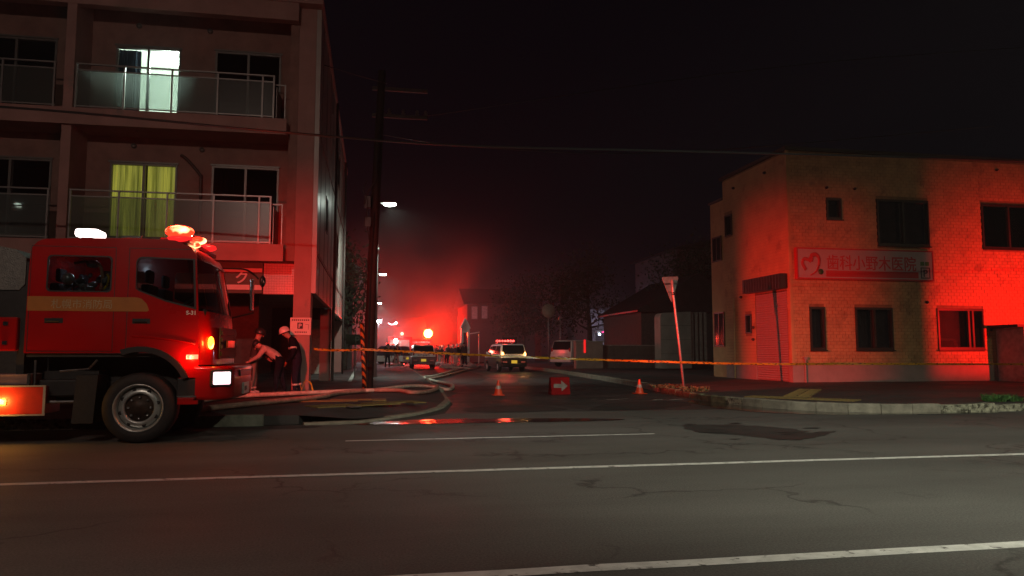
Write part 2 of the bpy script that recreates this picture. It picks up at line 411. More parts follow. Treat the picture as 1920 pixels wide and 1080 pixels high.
wet('damp_patch', [(6.15, 10.0), (6.9, 10.25), (5.75, 9.35)], 0.0090, M_damp, 0.05, 10, 9)
wet('damp_patch', [(5.36, 16.6), (7.0, 17.2), (7.2, 16.0), (5.8, 14.9), (4.5, 14.9)], 0.006, M_damp, 0.1, 11)
wet('damp_patch', [(-1.2, 12.6), (-3.5, 12.6), (-8, 12.65), (-8, 12.1), (-4, 12.0), (-1, 12.3)], 0.006, M_damp, 0.05, 12)
wet('damp_patch', [(2.2, 16), (3.4, 16.4), (4.0, 15.2), (2.9, 14.6), (1.9, 15.0)], 0.006, M_damp, 0.08, 13)
wet('damp_patch', [(2.4, 30), (4.4, 30), (5.5, 40), (5.2, 60), (2.7, 60)], 0.006, M_damp, 0.1, 14)

# tactile paving, one object per tile
def tiles(parent, origin, ux, uy, nx, ny, s=0.3, skip=lambda i, j: False):
    bm = new_bm(); bx(bm, 0.004, s-0.004, 0.004, s-0.004, -0.01, 0.012)
    for i in range(4): bx(bm, 0.035 + i*0.07, 0.06 + i*0.07, 0.03, s-0.03, 0.012, 0.017)
    me = None
    for i in range(nx):
        for j in range(ny):
            if skip(i, j): continue
            p = Vector(origin) + Vector(ux)*i*s + Vector(uy)*j*s
            if me is None:
                o = build('tactile_tile', bm, M_tile, parent); me = o.data
            else:
                o = bpy.data.objects.new('tactile_tile', me); COL.objects.link(o); o.parent = parent
            o.location = (p.x, p.y, 0.152 + random.uniform(0, .004)); o.rotation_euler = (0, 0, math.atan2(ux[1], ux[0]))
def unit(x, y): l = math.hypot(x, y); return (x/l, y/l, 0)
u = unit(1.0, -1.15); tiles(PR, (8.45, 16.0, 0), u, (-u[1], u[0], 0), 8, 2, skip=lambda i, j: (i * 7 + j * 3) % 11 == 4)
u = unit(2.5, 3.3); tiles(PR, (10.0, 15.75, 0), u, (-u[1], u[0], 0), 12, 2)
u = unit(1.0, 0.55); tiles(PL, (-1.0, 14.4, 0), u, (-u[1], u[0], 0), 8, 2, skip=lambda i, j: (i * 5 + j) % 7 == 2)
u = unit(1, 0); tiles(PL, (-2.4, 16.2, 0), u, (-u[1], u[0], 0), 9, 2, skip=lambda i, j: (i + j * 3) % 6 == 1)
for p, lb in (((-0.35, 14.6), 'small round valve cover near the left kerb'), ((0.3, 15.6), 'small round valve cover beside the hoses')):
    b = new_bm(); lathe(b, [(0.0, 0.152), (0.15, 0.153), (0.155, 0.16), (0.13, 0.162), (0.0, 0.160)], (p[0], p[1], 0), n=20)
    tag(build('valve_cover', b, M_steel), lb, 'valve cover')

# ================================================================== FAR/NIGHT AIR
b = new_bm(); bx(b, -125, 165, -20, 262, -1.2, 16.2)
hz = build('haze', b, [])
hz['kind'] = 'stuff'
hm = bpy.data.materials.new('haze_air'); hm.use_nodes = True; nt = hm.node_tree; nt.nodes.remove(nt.nodes['Principled BSDF'])
pv = nd(nt, 'ShaderNodeVolumePrincipled'); pv.inputs['Density'].default_value = 0.0010; pv.inputs['Color'].default_value = (0.9, 0.9, 0.9, 1); pv.inputs['Anisotropy'].default_value = 0.3
nt.links.new(pv.outputs[0], nt.nodes['Material Output'].inputs['Volume']); hz.data.materials.clear(); hz.data.materials.append(hm)

# smoke hanging in the street round the far fire engines, thinning outwards
b = new_bm(); bmesh.ops.create_icosphere(b, subdivisions=3, radius=1)
for v in b.verts: v.co = Vector((v.co.x*34, v.co.y*30, v.co.z*11.8))
smk = build('smoke', b, [], loc=(7, 80, 4.0)); smk['kind'] = 'stuff'
sm_ = bpy.data.materials.new('smoke_air'); sm_.use_nodes = True; nt = sm_.node_tree; nt.nodes.remove(nt.nodes['Principled BSDF'])
pv = nd(nt, 'ShaderNodeVolumePrincipled'); pv.inputs['Color'].default_value = (0.85, 0.85, 0.85, 1); pv.inputs['Anisotropy'].default_value = 0.2
tc = nd(nt, 'ShaderNodeTexCoord'); mp = nd(nt, 'ShaderNodeMapping'); mp.inputs['Scale'].default_value = (1/34, 1/30, 1/11.8); L_ = nt.links
L_.new(tc.outputs['Object'], mp.inputs[0]); ln = nd(nt, 'ShaderNodeVectorMath', operation='LENGTH'); L_.new(mp.outputs[0], ln.inputs[0])
mr = nd(nt, 'ShaderNodeMapRange'); mr.inputs['From Min'].default_value = 0.98; mr.inputs['From Max'].default_value = 0.0; mr.inputs['To Min'].default_value = 0.0; mr.inputs['To Max'].default_value = 1.0; L_.new(ln.outputs['Value'], mr.inputs['Value'])
pw = nd(nt, 'ShaderNodeMath', operation='POWER'); pw.inputs[1].default_value = 1.7; L_.new(mr.outputs[0], pw.inputs[0])
nz = nd(nt, 'ShaderNodeTexNoise', Scale=0.16, Detail=3.0); L_.new(tc.outputs['Object'], nz.inputs['Vector'])
m1 = nd(nt, 'ShaderNodeMath', operation='MULTIPLY'); 
nr = nd(nt, 'ShaderNodeMapRange'); nr.inputs['From Min'].default_value = .38; nr.inputs['From Max'].default_value = .64; nr.inputs['To Min'].default_value = .08; nr.inputs['To Max'].default_value = 1.2; L_.new(nz.outputs['Fac'], nr.inputs['Value'])
L_.new(pw.outputs[0], m1.inputs[0]); L_.new(nr.outputs[0], m1.inputs[1])
m2 = nd(nt, 'ShaderNodeMath', operation='MULTIPLY'); m2.inputs[1].default_value = 0.055; L_.new(m1.outputs[0], m2.inputs[0]); L_.new(m2.outputs[0], pv.inputs['Density'])
L_.new(pv.outputs[0], nt.nodes['Material Output'].inputs['Volume']); smk.data.materials.clear(); smk.data.materials.append(sm_)

# ================================================================== LEFT APARTMENT BUILDING
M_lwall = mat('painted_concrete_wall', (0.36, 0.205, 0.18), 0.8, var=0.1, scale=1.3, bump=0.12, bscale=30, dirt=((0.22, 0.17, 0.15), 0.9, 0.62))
M_lside = mat('panel_cladding', (0.40, 0.37, 0.34), 0.38, var=0.07, scale=1.2, rvar=0.12)
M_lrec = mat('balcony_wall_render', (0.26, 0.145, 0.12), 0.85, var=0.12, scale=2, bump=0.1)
M_rail = mat('aluminium_rail', (0.27, 0.25, 0.24), 0.42, 0.6, var=0.06)
M_frame = mat('window_frame_alu', (0.17, 0.16, 0.15), 0.45, 0.5, var=0.06)
M_frost = glass('frosted_balcony_glass', (0.80, 0.84, 0.82), 0.9, 0.3, diff=0.24, dcol=(0.55, 0.6, 0.57))
M_clear = glass('window_glass', (0.85, 0.9, 0.9), 0.95)
LB = thing('apartment_building', 'three storey pinkish apartment building with railed balconies over an open parking floor', 'building', (-1.5, 19.9, 0))
def lb(bm, name, m, par=None, **k):
    o = build(name, bm, m, par or LB, **k)
    if (par or LB) is LB: o.location = (1.5, -19.9, 0)
    return o
def lbb(name, x0, x1, y0, y1, z0, z1, m, par=None, bevel=0):
    b = new_bm(); bx(b, x0, x1, y0, y1, z0, z1); return lb(b, name, m, par, bevel=bevel)
WY = 20.7
wins = [(-6.84, -5.22, 7.45, 9.32), (-4.34, -2.62, 7.45, 9.36), (-10.2, -8.27, 7.45, 9.36), (-6.86, -5.2, 4.15, 6.16), (-4.33, -2.6, 4.1, 6.18), (-10.2, -8.25, 4.15, 6.16)]
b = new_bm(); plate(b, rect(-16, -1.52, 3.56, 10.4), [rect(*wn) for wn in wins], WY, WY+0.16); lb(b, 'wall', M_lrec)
b = new_bm(); plate(b, [(19.9, 10.4), (19.9, 2.72), (39, 2.72), (39, 10.4)], [rect(23.2, 24.0, 4.9, 6.0), rect(30, 31.2, 7.9, 9.2), rect(30, 31.2, 4.6, 5.9)], -1.62, -1.5, 'yz'); lb(b, 'wall', M_lside, label='light side wall facing the side street')
b = new_bm()
for y in (20.9 + i*1.82 for i in range(10)): bx(b, -1.5, -1.492, y, y+0.03, 2.74, 10.36)
for z in (3.72, 6.95): bx(b, -1.5, -1.478, 19.95, 38.95, z, z+0.1)
lb(b, 'cladding_joint', mat('joint_sealant', (0.16, 0.13, 0.12), 0.7))
for (y0, y1, z0, z1) in ((23.2, 24.0, 4.9, 6.0), (30, 31.2, 7.9, 9.2), (30, 31.2, 4.6, 5.9)):
    b = new_bm(); plate(b, rect(y0, y1, z0, z1), [rect(y0+.05, y1-.05, z0+.05, z1-.05)], -1.59, -1.48, 'yz'); f = lb(b, 'window', M_frame)
    box('pane', -1.56, -1.552, y0+.05, y1-.05, z0+.05, z1-.05, M_glass_dark, f)
lbb('corner_column', -2.06, -1.625, 19.9, 20.55, 0.15, 10.4, M_lwall)
lbb('roof_slab', -16, -1.45, 19.55, 39.1, 10.4, 10.62, M_lwall)
lbb('roof_beam', -16, -2.07, 19.6, 19.86, 9.92, 10.4, M_lwall)
for z0, z1, nm in ((6.86, 7.17, 'balcony_slab'), (3.56, 3.88, 'balcony_slab')):
    lbb(nm, -16, -2.30, 19.58, 20.7, z0, z1, M_lwall)
    b = new_bm(); bx(b, -16, -2.30, 19.5, 19.62, z0-0.06, z1+0.05); lb(b, 'slab_edge', M_lwall)
lbb('floor_slab', -16, -1.63, 20.87, 39, 3.4, 3.56, M_lwall)
for x0, x1 in ((-7.66, -7.44), (-13.0, -12.8)):
    lbb('balcony_partition', x0, x1, 19.62, WY-0.002, 3.882, 6.855, M_lwall); lbb('balcony_partition', x0, x1, 19.62, WY-0.002, 7.172, 10.39, M_lwall)
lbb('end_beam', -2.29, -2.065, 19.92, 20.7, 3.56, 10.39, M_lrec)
# rooms behind the windows
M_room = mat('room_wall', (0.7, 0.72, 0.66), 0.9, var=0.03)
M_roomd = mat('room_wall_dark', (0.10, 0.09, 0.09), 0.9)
for i, (x0, x1, z0, z1) in enumerate(wins):
    b = new_bm(); X0, X1, Z0, Z1, Y0, Y1 = x0-.3, x1+.3, z0-.08, z1+.35, WY+0.165, WY+2.6
    for q in (((X0,Y1,Z0),(X1,Y1,Z0),(X1,Y1,Z1),(X0,Y1,Z1)), ((X0,Y0,Z0),(X0,Y1,Z0),(X0,Y1,Z1),(X0,Y0,Z1)), ((X1,Y0,Z0),(X1,Y1,Z0),(X1,Y1,Z1),(X1,Y0,Z1)), ((X0,Y0,Z0),(X1,Y0,Z0),(X1,Y1,Z0),(X0,Y1,Z0)), ((X0,Y0,Z1),(X1,Y0,Z1),(X1,Y1,Z1),(X0,Y1,Z1))):
        b.faces.new([b.verts.new(p) for p in q])
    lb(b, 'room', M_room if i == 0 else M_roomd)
    xm = (x0+x1)/2 + 0.0
    b = new_bm(); plate(b, rect(x0, x1, z0, z1), [rect(x0+.05, xm-.03, z0+.06, z1-.05), rect(xm+.03, x1-.05, z0+.06, z1-.05)], WY-0.03, WY+0.08)
    f = lb(b, 'window', M_frame)
    box('drip_cap', x0-.03, x1+.03, WY-0.07, WY-0.032, z1, z1+.04, M_frame, f); box('sill', x0-.03, x1+.03, WY-0.1, WY-0.032, z0-.05, z0, M_frame, f)
    for a, c, yy in ((x0+.05, xm-.03, .01), (xm+.03, x1-.05, .04)):
        box('pane', a, c, WY+yy, WY+yy+.006, z0+.06, z1-.05, M_clear if i in (0, 3) else M_glass_dark, f)
def curtain(x0, x1, z0, z1, y, m, waves, seed, amp=0.035):
    b = new_bm(); n = waves*8; rg = random.Random(seed); ph = [rg.uniform(0, 6) for _ in range(3)]
    rows = []
    for z in (z0, (z0+z1)/2, z1):
        rows.append([b.verts.new((x0+(x1-x0)*i/n, y+amp*math.sin(i/8*2*PI*(1+.15*math.sin(i*.13+ph[0]))+ph[1])*(1 if z < z1 else .6), z)) for i in range(n+1)])
    for r0, r1 in zip(rows, rows[1:]):
        for i in range(n): b.faces.new((r0[i], r0[i+1], r1[i+1], r1[i]))
    return lb(b, 'curtain', m, smooth=True)
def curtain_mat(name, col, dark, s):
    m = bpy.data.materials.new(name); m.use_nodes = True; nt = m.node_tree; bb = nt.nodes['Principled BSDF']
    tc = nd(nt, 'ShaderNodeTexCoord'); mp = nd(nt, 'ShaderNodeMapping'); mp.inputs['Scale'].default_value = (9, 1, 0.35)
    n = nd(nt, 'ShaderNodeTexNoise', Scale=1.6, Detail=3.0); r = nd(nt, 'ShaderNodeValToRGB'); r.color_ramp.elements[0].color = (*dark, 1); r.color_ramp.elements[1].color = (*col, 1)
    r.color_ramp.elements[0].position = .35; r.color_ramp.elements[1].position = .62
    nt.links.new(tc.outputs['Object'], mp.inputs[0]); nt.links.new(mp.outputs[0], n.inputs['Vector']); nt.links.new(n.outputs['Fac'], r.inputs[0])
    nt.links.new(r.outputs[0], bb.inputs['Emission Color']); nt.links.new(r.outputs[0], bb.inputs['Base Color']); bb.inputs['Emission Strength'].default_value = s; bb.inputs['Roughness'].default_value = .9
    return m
M_cur = curtain_mat('backlit_yellow_curtain', (0.62, 0.56, 0.10), (0.20, 0.20, 0.028), 0.5)  # room light and darker folds are put into the curtain's own glow
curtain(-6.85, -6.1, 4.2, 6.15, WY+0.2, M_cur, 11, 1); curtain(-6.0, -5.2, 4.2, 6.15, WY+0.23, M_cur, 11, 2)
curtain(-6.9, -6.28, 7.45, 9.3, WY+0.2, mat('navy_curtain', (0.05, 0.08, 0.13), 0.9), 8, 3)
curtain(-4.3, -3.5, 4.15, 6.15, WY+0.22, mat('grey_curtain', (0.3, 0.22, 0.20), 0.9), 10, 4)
b = new_bm(); lathe(b, [(0.0, -0.07), (0.2, -0.06), (0.26, 0.0), (0.24, 0.05), (0.0, 0.06)], (-5.62, WY+0.75, 9.28), n=24)
lb(b, 'ceiling_lamp', emit('ceiling_lamp_glow', (0.9, 1.0, 0.92), 14))
lamp('POINT', (-5.62, WY+0.75, 9.05), 300, (0.86, 1.0, 0.90), 0.2)
# balcony railings
def railing(x0, x1, z0, posts, ztop):
    b = new_bm()
    bx(b, x0, x1, 19.50, 19.56, ztop, ztop+0.035); bx(b, x0, x1, 19.515, 19.545, ztop-0.15, ztop-0.12); bx(b, x0, x1, 19.515, 19.545, z0+0.08, z0+0.11)
    r = lb(b, 'balcony_rail', M_rail)
    for p in posts: box('post', p-.02, p+.02, 19.51, 19.55, z0+0.05, ztop-0.0, M_rail, r)
    for p, q in zip(posts, posts[1:]): box('glass_panel', p+.03, q-.03, 19.526, 19.534, z0+0.115, ztop-0.155, M_frost, r)
for z0, zt in ((7.17, 8.32), (3.88, 5.14)):
    railing(-7.36, -2.62, z0, [-7.34, -6.24, -5.12, -4.02, -2.92, -2.64], zt)
    railing(-12.7, -7.8, z0, [-12.6, -11.4, -10.2, -9.0, -7.84], zt)
    b = new_bm(); bx(b, -2.60, -2.585, 19.72, 20.68, z0+.1, zt-.2)
    bx(b, -2.62, -2.36, 19.70, 19.73, zt-.16, zt-.13); bx(b, -2.39, -2.36, 19.7, 19.73, z0+.02, zt-.16); bx(b, -2.62, -2.36, 19.7, 19.73, z0+.03, z0+.06); lb(b, 'end_screen', M_rail)
# pipes and vents
b = new_bm(); tube(b, smooth_path([(-5.12, WY-.06, 6.42), (-4.95, WY-.06, 6.3), (-4.63, WY-.06, 5.92), (-4.59, WY-.06, 5.7), (-4.59, WY-.06, 3.9)], 4), 0.04, 8); lb(b, 'drain_pipe', mat('brown_pipe', (0.06, 0.03, 0.025), 0.5))
for x, z in ((-4.6, 6.6), (-6.3, 6.62), (-4.5, 9.9), (-6.3, 9.9)):
    b = new_bm(); lathe(b, [(0, 0), (0.07, 0), (0.07, .05), (0.05, .09), (0, .1)], (0, 0, 0), 'y', 12)
    for v in b.verts: v.co = Vector((x + v.co.x, WY - v.co.y, z + v.co.z))
    lb(b, 'vent_cap', M_frame)
for y in (27.3, 36.0):
    b = new_bm(); tube(b, [(-1.42, y, 0.15), (-1.42, y, 10.3)], 0.05, 8); lb(b, 'down_pipe', mat('pipe_grey', (0.16, 0.12, 0.11), .5))
# ground floor
lbb('column', -1.95, -1.51, 38.4, 39.0, 0.15, 2.72, M_lwall); lbb('column', -1.9, -1.52, 27.6, 28.0, 0.15, 2.72, M_lwall)
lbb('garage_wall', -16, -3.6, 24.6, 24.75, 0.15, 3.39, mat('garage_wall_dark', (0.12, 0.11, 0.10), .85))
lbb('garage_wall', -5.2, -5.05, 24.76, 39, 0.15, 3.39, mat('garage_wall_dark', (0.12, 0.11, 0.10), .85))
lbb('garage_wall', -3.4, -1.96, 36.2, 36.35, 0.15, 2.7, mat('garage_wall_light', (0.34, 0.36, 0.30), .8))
lbb('fascia', -16, -2.92, 20.45, 20.7, 2.74, 3.555, mat('olive_fascia', (0.07, 0.07, 0.045), .6))
M_strip = mat('pale_sign_strip', (0.62, 0.52, 0.48), .5, var=.04)
lbb('fascia_strip', -9, -2.93, 20.425, 20.447, 3.30, 3.40, M_strip); lbb('fascia_strip', -9, -2.93, 20.425, 20.447, 2.83, 2.96, M_strip)
t = text_obj('sign_lettering', 'ク', 0.36, M_strip, LB, (-3.62 + 1.5, 20.43-19.9, 3.02), (R(90), 0, 0), 0.012, 0.006)
# small tiles beside the fascia
b = new_bm(); bx(b, -2.90, -2.08, 20.5, 20.68, 2.72, 3.555); tp = lb(b, 'tiled_panel', mat('tile_grout', (0.2, 0.14, 0.12), .8))
b = new_bm()
for i in range(12):
    for j in range(12): bx(b, -2.895+i*.068, -2.895+i*.068+.06, 20.488, 20.501, 2.735+j*.068, 2.735+j*.068+.06)
build('wall_tiles', b, mat('glazed_tile', (0.42, 0.30, 0.27), .3, var=.1, scale=20), tp)['kind'] = 'stuff'
# parking notice on the column
b = new_bm(); bx(b, -2.12, -1.60, 19.874, 19.894, 1.63, 2.08); ns = build('notice_board', b, mat('notice_white', (0.62, 0.52, 0.46), .5, var=.04)); tag(ns, 'parking notice board with P symbol on the building corner column', 'sign')
M_ink = mat('black_ink', (0.015, 0.015, 0.02), .6)
b = new_bm(); bx(b, -1.94, -1.80, 19.87, 19.8735, 1.79, 1.95); build('symbol_panel', b, M_ink, ns)
text_obj('lettering', 'P', 0.16, M_strip, ns, (-1.915, 19.868, 1.812), (R(90), 0, 0), 0.001, .004)
b = new_bm()
for k in range(9): bx(b, -2.08+k*.05, -2.045+k*.05, 19.871, 19.8735, 2.0, 2.035)
for k in range(7): bx(b, -2.0+k*.045, -1.97+k*.045, 19.871, 19.8735, 1.69, 1.72)
bx(b, -1.74, -1.66, 19.871, 19.8735, 1.9, 1.908); bx(b, -1.668, -1.66, 19.871, 19.8735, 1.77, 1.9)
build('small_print', b, M_ink, ns)

# ================================================================== RIGHT CLINIC BUILDING
M_mortar = mat('mortar', (0.22, 0.16, 0.08), .9)
M_brick = mat('cream_brick_siding', (0.42, 0.29, 0.13), .48, var=.14, dirt=((.27, .18, .085), 1.3, .56), scale=2.5, rvar=.1, bump=.15, bscale=60)
M_rside = mat('cream_siding', (0.42, 0.31, 0.14), .7, var=.1, dirt=((.28, .20, .09), 1.1, .58), scale=1.2)
M_base = mat('grey_plinth', (0.27, 0.24, 0.23), .8, var=.08, scale=3)
M_wf = mat('bronze_frame', (0.035, 0.025, 0.02), .4, .3)
CB = thing('clinic_building', 'two storey cream brick clinic with flat roof on the right corner', 'building', (14.1, 23.2, 0.15))
OFF = (-14.1, -23.2, -0.15)
def cb(bm, name, m, par=None, **k):
    o = build(name, bm, m, par or CB, **k)
    if (par or CB) is CB: o.location = OFF
    return o
def cbb(name, x0, x1, y0, y1, z0, z1, m, par=None, bevel=0):
    b = new_bm(); bx(b, x0, x1, y0, y1, z0, z1); return cb(b, name, m, par, bevel=bevel)
XE = 30
fw = [(15.59, 16.14, 5.84, 6.56, 1), (17.57, 19.62, 4.97, 6.60, 2), (21.87, 24.1, 4.96, 6.60, 2), (14.8, 15.34, 1.27, 2.72, 1), (16.55, 17.98, 1.27, 2.72, 2), (19.82, 21.68, 1.29, 2.72, 3)]
b = new_bm(); plate(b, rect(14.1, XE, 0.72, 8.22), [rect(*q[:4]) for q in fw], 23.21, 23.4); cb(b, 'wall', M_mortar)
b = new_bm(); plate(b, [(23.205, 0.72), (28.0, 0.72), (28.0, 8.22), (23.205, 8.22)], [rect(25.9, 26.35, 1.88, 2.62), rect(27.25, 27.85, 5.85, 6.72), rect(23.42, 25.6, 0.71, 3.32)], 14.1, 14.25, 'yz'); cb(b, 'wall', M_mortar)
cbb('plinth', 14.08, XE, 23.17, 23.35, 0.15, 0.72, M_base)
cbb('plinth', 14.08, 14.25, 25.61, 28.0, 0.15, 0.72, M_base); cbb('plinth', 14.08, 14.25, 23.36, 23.415, 0.15, .72, M_base)
cbb('corner_trim', 14.065, 14.17, 23.17, 23.27, 0.73, 8.22, M_rside)
cbb('roof_coping', 13.98, XE, 23.08, 28.1, 8.22, 8.34, mat('dark_coping', (0.03, 0.022, 0.02), .5))
# bricks: the ones around the brightest window singly, the rest joined
BW, BH = 0.232, 0.118
unit_b = new_bm(); bx(unit_b, 0, BW-.012, -0.014, 0.004, 0, BH-.010)
bmesh.ops.bevel(unit_b, geom=[e for e in unit_b.edges], offset=.003, segments=1, affect='EDGES') if False else None
stuff = new_bm(); first = None; cnt = 0
rowz = [0.725 + j*BH for j in range(int(7.49/BH))]
def row_spans(a0, a1, z, h, hs):
    sp = [(a0, a1)]
    for q in hs:
        if z + h > q[2]-.025 and z < q[3]+.025:
            n = []
            for u0, u1 in sp:
                if u1 <= q[0]-.02 or u0 >= q[1]+.02: n.append((u0, u1)); continue
                if u0 < q[0]-.02: n.append((u0, q[0]-.02))
                if u1 > q[1]+.02: n.append((q[1]+.02, u1))
            sp = n
    return sp
for j, z in enumerate(rowz):
    for u0, u1 in row_spans(14.175, XE, z, BH, fw):
        x = 14.175 + (BW/2 if j % 2 else 0) - BW; k = 0
        while x < u1:
            c0, c1 = max(x, u0), min(x+BW-.012, u1)
            if c1 - c0 > .02:
                rg = random.Random(j*1000+int(x*50)); dy = rg.uniform(-.003, .003)
                if c1-c0 > BW-.02 and 19.95 < x < 24.3 and 1.0 < z < 4.2 and cnt < 300:
                    cnt += 1
                    if first is None: o = build('brick', unit_b, M_brick, CB); first = o
                    else: o = bpy.data.objects.new('brick', first.data); COL.objects.link(o); o.parent = CB
                    o.location = (x + OFF[0], 23.205 + dy + OFF[1], z + OFF[2])
                else: bx(stuff, c0, c1, 23.191+dy, 23.2095, z, z+BH-.010)
            x += BW
so = cb(stuff, 'bricks', M_brick); so['kind'] = 'stuff'
sd = new_bm(); holes = [(25.9, 26.35, 1.88, 2.62), (27.25, 27.85, 5.85, 6.72), (23.42, 25.6, 0.7, 3.32)]
for j, z in enumerate(rowz):
    for u0, u1 in row_spans(23.275, 28.0, z, BH, holes):
        y = 23.275 + (0.23 if j % 2 else 0) - .46
        while y < u1:
            c0, c1 = max(y, u0), min(y+.453, u1)
            if c1 - c0 > .02: bx(sd, 14.088, 14.0995, c0, c1, z, z+BH-.008)
            y += .46
cb(sd, 'siding_boards', M_rside)['kind'] = 'stuff'
M_blind = mat('window_blind', (0.26, 0.20, 0.20), .9, var=.12, scale=3); M_cgl = glass('clinic_glass', (.85, .8, .82), .85)
for (x0, x1, z0, z1, n) in fw:
    ms = [x0, x1] if n == 1 else ([x0, (x0+x1)/2, x1] if n == 2 else [x0, x0+1.25, x0+1.42, x1])
    hs = [rect(a+.045, c-.03, z0+.06, z1-.06) for a, c in zip(ms, ms[1:])]
    b = new_bm(); plate(b, rect(x0-.02, x1+.02, z0-.02, z1+.02), hs, 23.15, 23.3); f = cb(b, 'window', M_wf)
    for i, (a, c) in enumerate(zip(ms, ms[1:])):
        box('pane', a+.045, c-.03, 23.24+.02*(i % 2), 23.248+.02*(i % 2), z0+.06, z1-.06, M_cgl, f)
    b = new_bm(); nn = int((x1-x0)/.1)
    for k in range(nn): plate(b, [(x0+k*.1, 23.41), (x0+k*.1+.098, 23.425), (x0+k*.1+.096, 23.43), (x0+k*.1, 23.415)], [], z0, z1, 'xy')
    bx(b, x0, x1, 23.44, 23.45, z0, z1); cb(b, 'blind', M_blind)['kind'] = 'stuff'
    b = new_bm(); bx(b, x0-.05, x1+.05, 23.10, 23.148, z0-.06, z0-.02); build('sill', b, M_wf, f)
for (y0, y1, z0, z1) in ((25.9, 26.35, 1.88, 2.62), (27.25, 27.85, 5.85, 6.72)):
    b = new_bm(); plate(b, rect(y0, y1, z0, z1), [rect(y0+.05, y1-.05, z0+.05, z1-.05)], 14.06, 14.2, 'yz'); f = cb(b, 'window', M_wf)
    box('pane', 14.13, 14.14, y0+.05, y1-.05, z0+.05, z1-.05, M_glass_dark, f); box('blind', 14.24, 14.25, y0, y1, z0, z1, M_blind, f)
# roller shutter of slats
sh = cbb('shutter', 14.12, 14.14, 23.44, 25.58, 0.16, 3.3, M_base); m_sl = mat('shutter_slat_paint', (0.32, 0.27, 0.27), .5, .1, var=.05); sm = None
for k in range(38):
    if sm is None:
        b = new_bm(); prof = [(0, 0), (-.018, .02), (-.022, .04), (-.016, .062), (0, .076)]
        A = [b.verts.new((u_, 23.44, v_)) for u_, v_ in prof]; B = [b.verts.new((u_, 25.58, v_)) for u_, v_ in prof]
        for i in range(4): b.faces.new((A[i], B[i], B[i+1], A[i+1]))
        o = build('slat', b, m_sl, sh); sm = o.data
    else: o = bpy.data.objects.new('slat', sm); COL.objects.link(o); o.parent = sh
    o.location = (14.118, 0, 0.18 + k*.082)
# box awning above the shutter, with ribs
aw = cbb('awning', 13.80, 14.06, 23.32, 26.0, 3.38, 3.9, mat('dark_bronze_awning', (0.03, 0.016, 0.014), .5, .2))
for k in range(14): box('rib', 13.77, 13.798, 23.36+k*.19, 23.42+k*.19, 3.39, 3.88, M_wf, aw)
# recessed rear wing
cbb('rear_wing', 14.15, 20, 28.12, 29.3, 0.15, 7.45, M_rside)
b = new_bm(); bx(b, 14.09, 20.1, 28.11, 29.38, 7.452, 7.54); cb(b, 'roof_coping', MATS['dark_coping'])
for y0, y1, z0, z1 in ((28.3, 29.1, 4.95, 6.0), (28.2, 29.1, 1.4, 2.82)):
    b = new_bm(); plate(b, rect(y0, y1, z0, z1), [rect(y0+.05, (y0+y1)/2-.02, z0+.05, z1-.05), rect((y0+y1)/2+.02, y1-.05, z0+.05, z1-.05)], 14.10, 14.149, 'yz'); f = cb(b, 'window', M_wf)
    box('pane', 14.125, 14.133, y0+.05, y1-.05, z0+.05, z1-.05, mat('dark_pane', (0.01, 0.01, 0.012), .08), f)
# small fittings
M_fit = mat('dark_fitting', (0.04, 0.035, 0.03), .4)
def fitting(x, y, z, face, nm='vent_cap'):
    b = new_bm(); lathe(b, [(0, 0), (.05, 0), (.055, .05), (.03, .1), (0, .1)], (0, 0, 0), 'y' if face == 'f' else 'x', 12)
    for v in b.verts: v.co = Vector((x + v.co.x, y - v.co.y, z + v.co.z)) if face == 'f' else Vector((x - v.co.x, y + v.co.y, z + v.co.z))
    cb(b, nm, M_fit)
fitting(19.4, 23.19, 2.95, 'f'); fitting(15.6, 23.19, 6.95, 'f'); fitting(16.7, 23.19, 6.95, 'f'); fitting(22.6, 23.19, 7.9, 'f')
fitting(14.085, 26.6, 3.3, 's'); fitting(14.085, 27.0, 7.7, 's'); fitting(14.085, 24.6, 7.75, 's'); fitting(14.085, 25.73, 2.1, 's'); fitting(14.085, 25.75, 1.65, 's')
b = new_bm(); tube(b, [(14.04, 27.2, .15), (14.04, 27.2, 3.3)], .03, 6); cb(b, 'conduit', M_rside)
b = new_bm(); tube(b, [(14.53, 23.12, .15), (14.53, 23.12, .95)], .03, 6); bx(b, 14.47, 14.59, 23.08, 23.16, .93, 1.02); cb(b, 'gas_riser', M_base)
# porch block at the right end
cbb('porch', 22.2, 24.8, 22.0, 23.185, 0.15, 2.05, mat('porch_pale', (.55, .5, .5), .6)); cbb('porch_roof', 21.85, 25.0, 21.9, 23.186, 2.052, 2.14, MATS['dark_coping'])
fitting(21.95, 23.19, 1.98, 'f', 'wall_lamp')
# clinic sign
SG = thing('clinic_sign', 'long white clinic signboard with red heart swirl and red lettering', 'sign', (16.95, 23.06, 3.72))
so_ = lambda x, y, z: (x-16.95, y-23.06, z-3.72)
def sg(bm, name, m): o = build(name, bm, m, SG); o.location = (-16.95, -23.06, -3.72); return o
M_sw = mat('sign_white', (0.34, 0.31, 0.34), .45, var=.03); M_sr = mat('sign_red', (0.36, 0.012, 0.02), .5, var=.05); M_sg = mat('sign_green', (0.05, 0.14, 0.03), .5)
b = new_bm(); bx(b, 14.3, 19.6, 23.04, 23.17, 3.72, 4.75); sg(b, 'board', M_sw)
b = new_bm(); plate(b, rect(14.27, 19.63, 3.69, 4.78), [rect(14.32, 19.58, 3.74, 4.73)], 23.02, 23.175); sg(b, 'sign_frame', M_sr)
text_obj('lettering', '歯科小野木医院', 0.55, M_sr, SG, so_(15.42, 23.034, 4.08), (R(90), 0, 0), 0.004, 0.005, width=3.5)
b = new_bm(); bx(b, 15.38, 19.0, 23.03, 23.039, 3.78, 4.0); sg(b, 'red_band', M_sr)
b = new_bm()
